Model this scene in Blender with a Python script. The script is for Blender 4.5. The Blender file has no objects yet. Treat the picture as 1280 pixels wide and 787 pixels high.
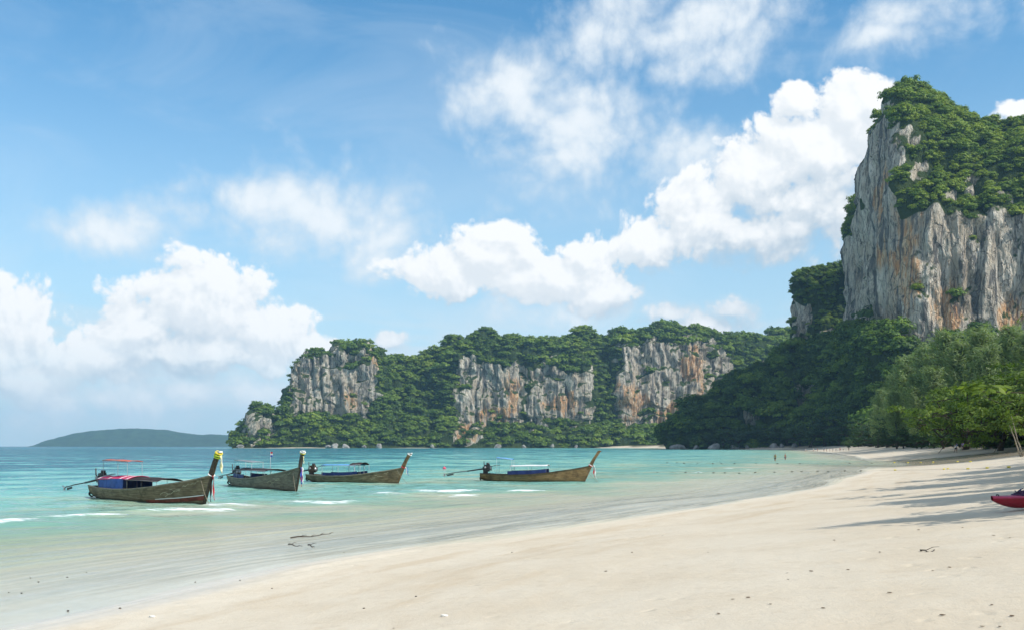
import bpy, bmesh, math, random
import numpy as np
from mathutils import Vector, Matrix, Euler

# ------------------------------------------------------------------ camera, sky, sun, exposure
scene = bpy.context.scene
COL = scene.collection
FPX, HOR, EYE = 1244.0, 557.0, 2.7          # focal length in photo pixels, horizon row, eye height above the sea
R = math.radians
SUN_EL, SUN_BEHIND = R(45), R(33)           # the sun stands high on the right, a little behind the viewer
EXPOSURE = 0.28

cam_data = bpy.data.cameras.new('camera')
cam = bpy.data.objects.new('camera', cam_data)
COL.objects.link(cam)
cam.location = (0, 0, EYE)
cam.rotation_euler = (R(90), 0, 0)
cam_data.sensor_width = 36.0
cam_data.lens = 36.0 * FPX / 1280.0
cam_data.shift_y = (HOR - 393.5) / 1280.0
cam_data.clip_start = 0.1
cam_data.clip_end = 30000
scene.camera = cam

scene.view_settings.view_transform = 'Standard'
scene.view_settings.look = 'None'
scene.view_settings.gamma = 1.0
scene.view_settings.exposure = EXPOSURE
scene.render.engine = 'CYCLES'
cy = scene.cycles
cy.use_denoising = True
cy.use_adaptive_sampling = True
cy.adaptive_threshold = 0.02
try:
    cy.denoiser = 'OPENIMAGEDENOISE'
except Exception:
    pass
cy.max_bounces = 8
cy.diffuse_bounces = 4
cy.glossy_bounces = 2
cy.transmission_bounces = 4
cy.transparent_max_bounces = 8
cy.volume_bounces = 0
cy.caustics_reflective = False
cy.caustics_refractive = False


class NT:
    """small helper for building node trees"""
    def __init__(self, tree):
        self.t = tree
        tree.nodes.clear()

    def n(self, typ, ins=None, **props):
        nd = self.t.nodes.new(typ)
        for k, v in props.items():
            setattr(nd, k, v)
        for k, v in (ins or {}).items():
            self.put(nd.inputs[k], v)
        return nd

    def put(self, sock, v):
        if hasattr(v, 'is_output'):
            self.t.links.new(v, sock)
        elif isinstance(v, (tuple, list)) and sock.type == 'RGBA' and len(v) == 3:
            sock.default_value = (*v, 1)
        else:
            sock.default_value = v

    def m(self, op, a, b=None, c=None, clamp=False):
        nd = self.t.nodes.new('ShaderNodeMath')
        nd.operation = op
        nd.use_clamp = clamp
        for i, v in enumerate((a, b, c)):
            if v is not None:
                self.put(nd.inputs[i], v)
        return nd.outputs[0]

    def v(self, op, a, b=None, out=0):
        nd = self.t.nodes.new('ShaderNodeVectorMath')
        nd.operation = op
        self.put(nd.inputs[0], a)
        if b is not None:
            self.put(nd.inputs[1], b)
        return nd.outputs[out]

    def mix(self, f, a, b, mode='MIX'):
        nd = self.t.nodes.new('ShaderNodeMix')
        nd.data_type = 'RGBA'
        nd.blend_type = mode
        self.put(nd.inputs[0], f)
        self.put(nd.inputs[6], a)
        self.put(nd.inputs[7], b)
        return nd.outputs[2]

    def step(self, x, lo, hi, a=0.0, b=1.0):
        nd = self.t.nodes.new('ShaderNodeMapRange')
        nd.interpolation_type = 'SMOOTHSTEP'
        for i, v in enumerate((x, lo, hi, a, b)):
            self.put(nd.inputs[i], v)
        return nd.outputs[0]

    def noise(self, vec, scale, detail=3.0, rough=0.5, dist=0.0, out=0, dims='3D'):
        nd = self.n('ShaderNodeTexNoise', {'Vector': vec, 'Scale': scale, 'Detail': detail, 'Roughness': rough, 'Distortion': dist}, noise_dimensions=dims)
        return nd.outputs[out]


# world: a clear tropical sky with cumulus and thin cloud, all in direction space
world = bpy.data.worlds.new('World')
scene.world = world
world.use_nodes = True
SKY_STRENGTH = 0.120


def build_world():
    w = NT(world.node_tree)
    sky = w.n('ShaderNodeTexSky', sky_type='NISHITA', sun_disc=False, sun_elevation=SUN_EL,
              sun_rotation=R(90) + SUN_BEHIND, altitude=0.0, air_density=1.0, dust_density=0.6, ozone_density=2.2)
    tc = w.n('ShaderNodeTexCoord')
    d = tc.outputs['Generated']

    def ang(px, py):
        a = math.atan((px - 640) / FPX)
        return a, math.atan((HOR - py) / FPX * math.cos(a))

    # a group that returns cloud density for a direction given as (azimuth, elevation, 0)
    def group(name, blobs, rough_amp, fine_scale, generic):
        g = bpy.data.node_groups.new(name, 'ShaderNodeTree')
        g.interface.new_socket('Q', in_out='INPUT', socket_type='NodeSocketVector')
        g.interface.new_socket('D', in_out='OUTPUT', socket_type='NodeSocketFloat')
        h = NT(g)
        gi = h.n('NodeGroupInput')
        go = h.n('NodeGroupOutput')
        q0 = gi.outputs[0]
        wob = h.n('ShaderNodeTexNoise', {'Vector': q0, 'Scale': 9.0, 'Detail': 1.0}, noise_dimensions='2D').outputs['Color']
        q = h.v('ADD', q0, h.v('MULTIPLY', h.v('SUBTRACT', wob, (0.5, 0.5, 0.5)), (0.034, 0.026, 0.0)))
        acc = None
        for (px, py, rx, ry) in blobs:
            a, e = ang(px, py)
            ln = h.v('LENGTH', h.v('MULTIPLY', h.v('SUBTRACT', q, (a, e, 0)), (FPX / rx, FPX / ry, 0)), out=1)
            b = h.m('SUBTRACT', 1.0, ln)
            acc = b if acc is None else h.m('SMOOTH_MAX', acc, b, 0.18)
        # the same kind of cloud goes on round the rest of the sky
        sx = h.n('ShaderNodeSeparateXYZ', {0: q0})
        gn = h.noise(h.v('MULTIPLY', q0, (1.0, 2.0, 1.0)), 3.1, 1.0, 0.5, dims='2D')
        beyond = h.step(h.m('ABSOLUTE', sx.outputs[0]), 0.52, 0.75)
        above = h.step(sx.outputs[1], 0.47, 0.6)
        far = h.m('MAXIMUM', beyond, above)
        gd = h.m('SUBTRACT', h.m('MULTIPLY', h.m('SUBTRACT', gn, generic), 4.0), h.m('MULTIPLY', h.m('SUBTRACT', 1.0, far), 4.0))
        acc = h.m('MAXIMUM', acc, gd)
        # billows: inverted cellular noise at three sizes, plus fine noise
        b1 = h.n('ShaderNodeTexVoronoi', {'Vector': q, 'Scale': fine_scale}, voronoi_dimensions='2D').outputs[0]
        b2 = h.n('ShaderNodeTexVoronoi', {'Vector': q, 'Scale': fine_scale * 2.3}, voronoi_dimensions='2D').outputs[0]
        b3 = h.n('ShaderNodeTexVoronoi', {'Vector': q, 'Scale': fine_scale * 5.1}, voronoi_dimensions='2D').outputs[0]
        nn = h.noise(q, fine_scale * 1.2, 6.0, 0.64, dims='2D')
        bill = h.m('ADD', h.m('MULTIPLY', h.m('SUBTRACT', 0.45, b1), 0.62), h.m('MULTIPLY', h.m('SUBTRACT', 0.45, b2), 0.34))
        bill = h.m('ADD', bill, h.m('MULTIPLY', h.m('SUBTRACT', 0.45, b3), 0.22))
        bill = h.m('ADD', bill, h.m('MULTIPLY', h.m('SUBTRACT', nn, 0.5), 1.45))
        h.put(go.inputs[0], h.m('ADD', acc, h.m('MULTIPLY', bill, rough_amp)))
        return g

    cumulus = [
        (250, 385, 105, 62), (262, 360, 62, 48), (180, 415, 80, 40), (330, 420, 80, 40), (120, 450, 100, 34), (390, 440, 50, 24), (235, 440, 150, 40),
        (8, 400, 52, 52), (-10, 440, 70, 50), (30, 470, 80, 34),
        (612, 322, 62, 46), (560, 345, 80, 36), (728, 320, 44, 42), (690, 350, 110, 36), (620, 295, 34, 26), (745, 370, 60, 30),
        (810, 305, 62, 40), (880, 268, 70, 52), (950, 228, 78, 60), (1015, 190, 80, 62), (1062, 150, 50, 48), (1040, 255, 110, 80), (1080, 135, 36, 34),
        (1105, 215, 60, 60), (960, 290, 140, 52),
        (1285, 142, 36, 22), (835, 398, 46, 17), (915, 398, 46, 20), (870, 412, 90, 20), (495, 432, 26, 15), (1000, 130, 30, 24)]
    thin = [(395, 262, 130, 60), (300, 250, 90, 40), (470, 295, 90, 50), (720, 150, 120, 95), (640, 110, 80, 60), (850, 45, 140, 60), (930, 20, 110, 60), (760, 60, 90, 60),
            (1140, 10, 100, 50), (1100, 50, 60, 22), (700, 200, 60, 40), (140, 290, 80, 30), (860, 190, 80, 40), (90, 500, 240, 40), (300, 492, 190, 34), (430, 470, 110, 30), (700, 395, 120, 26)]
    g1 = group('cumulus_density', cumulus, 0.66, 26.0, 0.53)
    g2 = group('thin_cloud_density', thin, 1.15, 15.0, 0.48)

    s = w.n('ShaderNodeSeparateXYZ', {0: d})
    az = w.m('ARCTAN2', s.outputs[0], s.outputs[1])
    el = w.m('ARCSINE', s.outputs[2])
    Q = w.n('ShaderNodeCombineXYZ', {0: az, 1: el, 2: 0.0}).outputs[0]

    def D(grp, off=(0, 0, 0)):
        nd = w.n('ShaderNodeGroup', node_tree=grp)
        w.put(nd.inputs[0], w.v('ADD', Q, off))
        return nd.outputs[0]
    base = w.mix(1.0, sky.outputs[0], (SKY_STRENGTH * 0.56, SKY_STRENGTH * 1.06, SKY_STRENGTH * 1.20), 'MULTIPLY')
    # pale haze towards the horizon
    hz = w.m('POWER', w.step(el, -0.05, 0.46, 0.95, 0.0), 1.15)
    base = w.mix(hz, base, (0.53, 0.67, 0.76))
    # low veil of grey cloud banks along the horizon
    ban = w.noise(w.v('MULTIPLY', Q, (3.0, 16.0, 1.0)), 2.4, 3.0, 0.6, dims='2D')
    band = w.m('MULTIPLY', w.step(ban, 0.40, 0.62), w.m('MULTIPLY', w.step(el, 0.008, 0.05), w.step(el, 0.085, 0.16, 1.0, 0.0)))
    base = w.mix(w.m('MULTIPLY', band, 0.6), base, (0.60, 0.68, 0.74))
    # a faint milky veil over the whole sky
    veil = w.noise(w.v('MULTIPLY', Q, (1.0, 2.6, 1.0)), 3.4, 5.0, 0.62, 0.8, dims='2D')
    base = w.mix(w.m('MULTIPLY', w.step(veil, 0.38, 0.76), 0.17), base, (0.66, 0.745, 0.81))
    # thin cloud
    d2 = D(g2)
    m2 = w.m('MULTIPLY', w.step(d2, -0.30, 1.10), 0.92)
    base = w.mix(m2, base, w.mix(w.step(d2, 0.2, 1.5), (0.62, 0.70, 0.77), (0.80, 0.835, 0.86)))
    # cumulus: lit where the cloud thins out towards the sun, grey beneath
    d1 = D(g1)
    d1a = D(g1, (0.006, 0.012, 0))
    d1b = D(g1, (0.022, 0.075, 0))
    fine = w.step(w.m('SUBTRACT', d1, d1a), -0.34, 0.34)
    broad = w.step(w.m('SUBTRACT', d1, d1b), -0.62, 0.85)
    m1 = w.step(d1, -0.02, w.step(broad, 0.0, 0.8, 0.85, 0.26))
    lit = w.m('ADD', w.m('MULTIPLY', fine, 0.38), w.m('MULTIPLY', broad, 0.62))
    ccol = w.mix(lit, (0.40, 0.505, 0.605), (0.86, 0.87, 0.875))
    thick = w.m('MULTIPLY', m1, w.step(el, 0.015, 0.11, 0.40, 1.0))
    base = w.mix(thick, base, ccol)
    bg = w.n('ShaderNodeBackground', {'Color': base, 'Strength': 1.0})
    w.n('ShaderNodeOutputWorld', {'Surface': bg.outputs[0]})


build_world()
world.cycles.sampling_method = 'NONE'

sun_data = bpy.data.lights.new('sun', 'SUN')
sun_data.energy = 3.9
sun_data.angle = R(0.5)
sun_data.color = (1.0, 0.95, 0.87)
sun = bpy.data.objects.new('sun', sun_data)
COL.objects.link(sun)
to_sun = Vector((math.cos(SUN_EL) * math.cos(SUN_BEHIND), -math.cos(SUN_EL) * math.sin(SUN_BEHIND), math.sin(SUN_EL)))
sun.rotation_euler = to_sun.to_track_quat('Z', 'Y').to_euler()
sun.location = (60, -30, 80)

# ------------------------------------------------------------------ helpers
rng = np.random.default_rng(7)
_G = np.array([[1, 1, 0], [-1, 1, 0], [1, -1, 0], [-1, -1, 0], [1, 0, 1], [-1, 0, 1], [1, 0, -1], [-1, 0, -1],
               [0, 1, 1], [0, -1, 1], [0, 1, -1], [0, -1, -1], [1, 1, 0], [-1, 1, 0], [0, -1, 1], [0, -1, -1]], dtype=np.float32)


def gnoise(p, seed=0):
    """gradient noise in [-1, 1] for an (N, 3) array"""
    p = np.asarray(p, dtype=np.float64)
    i = np.floor(p).astype(np.int64)
    f = (p - i).astype(np.float32)
    u = f * f * f * (f * (f * 6 - 15) + 10)
    out = 0
    for dx in (0, 1):
        for dy in (0, 1):
            for dz in (0, 1):
                h = ((i[:, 0] + dx) * 374761393 + (i[:, 1] + dy) * 668265263 + (i[:, 2] + dz) * 2147483647 + seed * 974634777) & 0xffffffff
                h = ((h ^ (h >> 13)) * 1274126177) & 0xffffffff
                h = (h ^ (h >> 16)) & 15
                g = _G[h]
                dd = g[:, 0] * (f[:, 0] - dx) + g[:, 1] * (f[:, 1] - dy) + g[:, 2] * (f[:, 2] - dz)
                wt = (u[:, 0] if dx else 1 - u[:, 0]) * (u[:, 1] if dy else 1 - u[:, 1]) * (u[:, 2] if dz else 1 - u[:, 2])
                out = out + dd * wt
    return out


def fbm(p, octaves=4, seed=0, gain=0.5):
    p = np.asarray(p, dtype=np.float64)
    a, s, tot = 1.0, 0, 0
    for k in range(octaves):
        s = s + a * gnoise(p * 2.0 ** k, seed + k * 17)
        tot += a
        a *= gain
    return s / tot


def sstep(x, a, b):
    t = np.clip((x - a) / (b - a), 0, 1)
    return t * t * (3 - 2 * t)


def mesh_from(name, verts, faces, smooth=True, mat=None, attrs=None):
    me = bpy.data.meshes.new(name)
    verts = np.asarray(verts, dtype=np.float32)
    if isinstance(faces, np.ndarray):
        k = faces.shape[1]
        me.vertices.add(len(verts))
        me.vertices.foreach_set('co', verts.ravel())
        me.loops.add(faces.size)
        me.loops.foreach_set('vertex_index', faces.astype(np.int32).ravel())
        me.polygons.add(len(faces))
        me.polygons.foreach_set('loop_start', np.arange(0, faces.size, k, dtype=np.int32))
        me.update(calc_edges=True)
    else:
        me.from_pydata([tuple(map(float, v)) for v in verts], [], faces)
        me.update()
    me.polygons.foreach_set('use_smooth', np.full(len(me.polygons), smooth, dtype=bool))
    for k, v in (attrs or {}).items():
        at = me.attributes.new(k, 'FLOAT', 'POINT')
        at.data.foreach_set('value', np.asarray(v, dtype=np.float32).ravel())
    if mat:
        me.materials.append(mat)
    return me


def link(name, me, parent=None):
    o = bpy.data.objects.new(name, me)
    COL.objects.link(o)
    if parent is not None:
        o.parent = parent
    return o


def tag(o, label=None, cat=None, group=None, kind=None):
    for k, v in (('label', label), ('category', cat), ('group', group), ('kind', kind)):
        if v:
            o[k] = v
    return o


def empty(name, loc=(0, 0, 0), rz=0.0):
    o = bpy.data.objects.new(name, None)
    o.empty_display_size = 0.2
    COL.objects.link(o)
    o.location = loc
    o.rotation_euler = (0, 0, rz)
    return o


def grid_faces(nr, nc):
    i = np.arange(nr * nc).reshape(nr, nc)
    return np.stack([i[:-1, :-1], i[:-1, 1:], i[1:, 1:], i[1:, :-1]], -1).reshape(-1, 4)


def material(name):
    mt = bpy.data.materials.new(name)
    mt.use_nodes = True
    return mt, NT(mt.node_tree)


def attr(n, name, typ='GEOMETRY'):
    return n.n('ShaderNodeAttribute', attribute_name=name, attribute_type=typ)


def pos(n):
    return n.n('ShaderNodeNewGeometry').outputs['Position']


def simple_mat(name, col, rough=0.6, var=0.25, scale=6.0, bump=0.0, metal=0.0, spec=0.3, col2=None, stretch=(1, 1, 1)):
    """plain surface with a little uneven colour and relief"""
    mt, n = material(name)
    tc = n.n('ShaderNodeTexCoord').outputs['Object']
    vec = n.v('MULTIPLY', tc, stretch)
    f = n.noise(vec, scale, 4.0, 0.6)
    c2 = col2 or tuple(c * (1 - var) for c in col)
    colr = n.mix(n.step(f, 0.35, 0.65), col, c2)
    b = n.n('ShaderNodeBsdfPrincipled', {'Base Color': colr, 'Roughness': rough, 'Metallic': metal, 'Specular IOR Level': spec})
    if bump:
        bm_ = n.n('ShaderNodeBump', {'Strength': bump, 'Distance': 0.02, 'Height': f})
        n.put(b.inputs['Normal'], bm_.outputs[0])
    n.n('ShaderNodeOutputMaterial', {'Surface': b.outputs[0]})
    return mt


# ------------------------------------------------------------------ the beach: signed distance to the line where dry sand begins
def px_plane(px, py, z=0.0):
    Y = FPX * (EYE - z) / (py - HOR)
    return ((px - 640) / FPX * Y, Y)


_shore = [(-16.0, -40.0), (-10.0, -5.0)] + [px_plane(a, b, 0.06) for a, b in
          ((30, 783), (210, 745), (400, 704), (550, 680), (700, 657), (820, 638), (950, 620), (1030, 606), (1075, 590))]
_shore += [((px - 640) / FPX * Y, Y) for px, Y in ((1092, 130), (1090, 180), (1072, 260), (1050, 350), (1028, 500), (1008, 650), (985, 760), (900, 822), (836, 850), (838, 1000), (832, 1350), (740, 1436), (570, 1392), (360, 1322), (284, 1312), (292, 1400), (340, 1800))]
SHORE = np.array(_shore)
_seg = np.diff(SHORE, axis=0)
_len = np.hypot(_seg[:, 0], _seg[:, 1])
_cum = np.concatenate([[0], np.cumsum(_len)])


def shore_dist(x, y):
    """signed distance (positive on land) and position along the shore"""
    x = np.asarray(x, float).ravel()
    y = np.asarray(y, float).ravel()
    best = np.full(x.shape, 1e18)
    sgn = np.ones(x.shape)
    along = np.zeros(x.shape)
    for k in range(len(_seg)):
        ax, ay = SHORE[k]
        dx, dy = _seg[k]
        t = np.clip(((x - ax) * dx + (y - ay) * dy) / _len[k] ** 2, 0, 1)
        ex, ey = x - ax - t * dx, y - ay - t * dy
        d2 = ex * ex + ey * ey
        c = dx * (y - ay) - dy * (x - ax)
        better = d2 < best
        best = np.where(better, d2, best)
        sgn = np.where(better, np.where(c < 0, 1.0, -1.0), sgn)
        along = np.where(better, _cum[k] + t * _len[k], along)
    return np.sqrt(best) * sgn, along


_D = [-2000, -400, -120, -60, -30, -20, -12, -8, -3, 0, 3, 8, 12, 18, 25, 40, 80, 160, 400]
_Z = [-9, -6, -3.2, -1.9, -1.0, -0.68, -0.38, -0.22, -0.075, -0.004, 0.11, 0.55, 1.02, 1.75, 2.65, 3.7, 5.0, 9.0, 16.0]


def terrain(x, y, detail=True):
    d, s = shore_dist(x, y)
    x = np.asarray(x, float).ravel()
    y = np.asarray(y, float).ravel()
    z = np.interp(d, _D, _Z)
    # the bay deepens towards the open sea
    z = z - 2.4 * sstep(-x, 12, 75) * sstep(-d, 14, 60)
    if detail:
        dist = np.hypot(x, y)
        P = lambda a, b, q=0.0: np.stack([x * a, y * b, np.full(x.shape, q)], -1)
        S = lambda a, b, q=0.0: np.stack([d * a, s * b, np.full(x.shape, q)], -1)
        tidal = sstep(d, -16, -6) * (1 - sstep(d, -0.3, 1.2))
        # sandbars and ripple marks that run along the shore
        z = z + tidal * (0.050 * gnoise(S(0.33, 0.028), 3) + 0.040 * gnoise(S(0.9, 0.07), 4) + 0.026 * gnoise(S(2.0, 0.16), 5) * (dist < 120))
        dry = sstep(d, 0.0, 4.0)
        z = z + dry * (0.05 * gnoise(P(0.16, 0.16), 6) + 0.018 * gnoise(P(0.9, 0.9), 7) + 0.010 * gnoise(P(2.7, 2.7), 8) * (dist < 60))
        # the little stream bed that drains across the far beach
        cx, cyy = px_plane(1135, 573, 0.7)
        e = np.exp(-(((x - cx) / 16) ** 2 + ((y - cyy) / 38) ** 2))
        z = z - 0.35 * e
    return z, d, s


def ground_px(px, py):
    """the point of beach or sea that a photo pixel looks at"""
    Y = np.geomspace(5, 3000, 9000)
    X = (px - 640) / FPX * Y
    z, _, _ = terrain(X, Y)
    z = np.maximum(z, 0.0)
    ray = EYE - (py - HOR) / FPX * Y
    k = np.argmax(ray <= z)
    return np.array([X[k], Y[k], z[k]])


def zat(x, y):
    z, _, _ = terrain([x], [y])
    return float(z[0])


def sand_material():
    mt, n = material('beach_sand')
    p = pos(n)
    wet = attr(n, 'wet').outputs['Fac']
    veg = attr(n, 'inland').outputs['Fac']
    n1 = n.noise(p, 0.35, 4.0, 0.6)
    n2 = n.noise(p, 3.0, 5.0, 0.65)
    n3 = n.noise(p, 60.0, 3.0, 0.6)
    dry = n.mix(n.step(n1, 0.35, 0.68), (0.615, 0.535, 0.42), (0.575, 0.485, 0.365))
    dry = n.mix(n.m('MULTIPLY', n.step(n2, 0.48, 0.74), 0.35), dry, (0.47, 0.375, 0.265))
    dry = n.mix(n.m('MULTIPLY', n.step(n3, 0.6, 0.75), 0.35), dry, (0.36, 0.30, 0.23))
    wet_glare = n.mix(n.step(n2, 0.35, 0.7), (0.66, 0.575, 0.455), (0.60, 0.52, 0.405))  # paler than the dry sand: glare off the wet film put into the colour
    damp = n.step(wet, 0.0, 0.45)
    col = n.mix(damp, dry, wet_glare)
    # ripple marks: thin dark lines and one broader bar that run along the shore
    sd = attr(n, 'offshore').outputs['Fac']
    sa = attr(n, 'along').outputs['Fac']

    def lines(kd, ka, thin, seed):
        q = n.n('ShaderNodeCombineXYZ', {0: n.m('MULTIPLY', sd, kd), 1: n.m('MULTIPLY', sa, ka), 2: seed}).outputs[0]
        f = n.noise(q, 1.0, 2.0, 0.55)
        return n.step(n.m('ABSOLUTE', n.m('SUBTRACT', f, 0.5)), 0.0, thin, 1.0, 0.0)
    zone = n.m('MULTIPLY', n.step(sd, -10.0, -6.0), n.step(sd, -0.8, 0.8, 1.0, 0.0))
    keep = n.step(n.noise(n.n('ShaderNodeCombineXYZ', {0: n.m('MULTIPLY', sd, 0.35), 1: n.m('MULTIPLY', sa, 0.05), 2: 5.0}).outputs[0], 1.0, 2.0, 0.5), 0.36, 0.60, 0.25, 1.0)
    rip = n.m('MAXIMUM', lines(0.8, 0.05, 0.040, 1.0), n.m('MULTIPLY', lines(2.0, 0.13, 0.060, 2.0), 0.8))
    rip = n.m('MULTIPLY', n.m('MULTIPLY', n.m('MULTIPLY', rip, zone), keep), n.step(sa, 55.0, 75.0, 0.45, 1.0))
    barw = n.m('ADD', sd, n.m('MULTIPLY', n.noise(n.n('ShaderNodeCombineXYZ', {0: n.m('MULTIPLY', sa, 0.06), 1: n.m('MULTIPLY', sd, 0.3), 2: 9.0}).outputs[0], 1.0, 4.0, 0.6), 4.0))
    bar = n.m('MULTIPLY', n.m('MULTIPLY', n.step(n.m('ABSOLUTE', n.m('SUBTRACT', barw, -1.6)), 0.1, 0.75, 1.0, 0.0), n.step(sa, 62.0, 72.0)), n.step(sa, 160.0, 200.0, 1.0, 0.0))
    rip = n.m('MAXIMUM', rip, n.m('MULTIPLY', bar, 0.8))
    col = n.mix(n.m('MULTIPLY', rip, 0.80), col, (0.20, 0.175, 0.115))
    mud = attr(n, 'mud').outputs['Fac']
    col = n.mix(n.m('MULTIPLY', mud, 0.75), col, (0.21, 0.165, 0.105))
    # tan drifts left by the last tide, drawn out along the shore
    drift = n.noise(n.n('ShaderNodeCombineXYZ', {0: n.m('MULTIPLY', sd, 0.9), 1: n.m('MULTIPLY', sa, 0.14), 2: 3.0}).outputs[0], 1.0, 4.0, 0.6)
    dz_ = n.m('MULTIPLY', n.step(sd, 0.3, 1.5), n.step(sd, 3.5, 9.0, 1.0, 0.0))
    col = n.mix(n.m('MULTIPLY', n.m('MULTIPLY', n.step(drift, 0.48, 0.66), dz_), 0.55), col, (0.50, 0.385, 0.255))
    soil = n.mix(n.step(n2, 0.4, 0.65), (0.10, 0.085, 0.05), (0.05, 0.07, 0.025))
    col = n.mix(veg, col, soil)
    soak = n.step(wet, 0.35, 0.9)
    rough = n.m('ADD', n.m('MULTIPLY', soak, -0.66), 0.88)
    h = n.m('ADD', n.m('MULTIPLY', n.noise(p, 7.0, 5.0, 0.7), 0.6), n.m('MULTIPLY', n3, 0.12))
    foot = n.n('ShaderNodeTexVoronoi', {'Vector': n.v('ADD', p, n.v('MULTIPLY', n.noise(p, 1.3, 2.0, 0.5, out=1), (0.5, 0.5, 0.0))), 'Scale': 1.7}).outputs[0]
    trod = n.m('MULTIPLY', n.step(foot, 0.0, 0.26, 1.0, 0.0), n.step(n.noise(p, 0.22, 2.0, 0.5), 0.46, 0.60))
    h = n.m('SUBTRACT', h, n.m('MULTIPLY', trod, 0.8))
    h = n.m('SUBTRACT', h, n.m('MULTIPLY', rip, 0.6))
    bump = n.n('ShaderNodeBump', {'Height': h, 'Distance': 0.06, 'Strength': n.m('ADD', n.m('MULTIPLY', soak, -0.42), 0.5)})
    b = n.n('ShaderNodeBsdfPrincipled', {'Base Color': col, 'Roughness': rough, 'Specular IOR Level': n.m('ADD', n.m('MULTIPLY', soak, 0.35), 0.15), 'Normal': bump.outputs[0]})
    n.n('ShaderNodeOutputMaterial', {'Surface': b.outputs[0]})
    return mt


def build_beach():
    rows = np.concatenate([np.linspace(-30, 6, 26)[:-1], np.arange(6, 70, 0.22), np.geomspace(70, 1650, 130)])
    t = np.linspace(-1, 1, 460)
    t = np.sign(t) * np.abs(t) ** 1.25
    half = np.abs(rows) * 0.78 + 14
    X = (t[None, :] * half[:, None])
    Yg = np.repeat(rows[:, None], len(t), 1)
    z, d, s = terrain(X, Yg)
    x, y = X.ravel(), Yg.ravel()
    S = np.stack([d * 0.25, s * 0.05, 0 * d], -1)
    edge = d + 1.6 * gnoise(S, 21) + 0.5 * gnoise(np.stack([d * 1.1, s * 0.16, 0 * d], -1), 22)
    wet = 1 - sstep(edge, -1.8, 2.6)
    cx, cyy = px_plane(1135, 573, 0.7)
    stream = np.exp(-(((x - cx) / 15) ** 2 + ((y - cyy) / 34) ** 2)) * 1.7 - 0.2 + 0.3 * gnoise(np.stack([x * 0.1, y * 0.03, 0 * x], -1), 23)
    mud = sstep(stream, 0.15, 0.6)
    wet = np.maximum(wet, mud * 0.85)
    inland = sstep(d + 4 * gnoise(np.stack([x * 0.08, y * 0.08, 0 * x], -1), 24) + 22 * sstep(y, 110, 210), 46, 53)
    me = mesh_from('beach', np.stack([x, y, z], -1), grid_faces(len(rows), len(t)), mat=sand_material(), attrs={'wet': wet, 'inland': inland, 'mud': mud, 'offshore': d, 'along': s})
    tag(link('beach', me), 'pale sand beach curving away to the wooded cliffs', 'beach', kind='structure')


# breaking wavelets: photo position of the middle, length in metres, width in metres
FOAM = [(237, 638, 4.4, 1.7), (400, 627, 4.0, 2.6), (560, 613, 5.0, 2.8), (4, 652, 2.4, 1.9), (112, 646, 3.6, 0.9), (288, 632, 2.6, 1.3), (487, 617, 1.8, 1.3),
        (655, 614, 2.8, 1.1), (575, 619, 2.6, 1.5), (872, 590, 3.0, 2.0), (915, 585, 3.6, 2.4), (945, 587, 4.0, 2.4), (1020, 567, 26, 9.0), (1050, 563, 40, 10.0), (1000, 572, 16, 3.0)]


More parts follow.
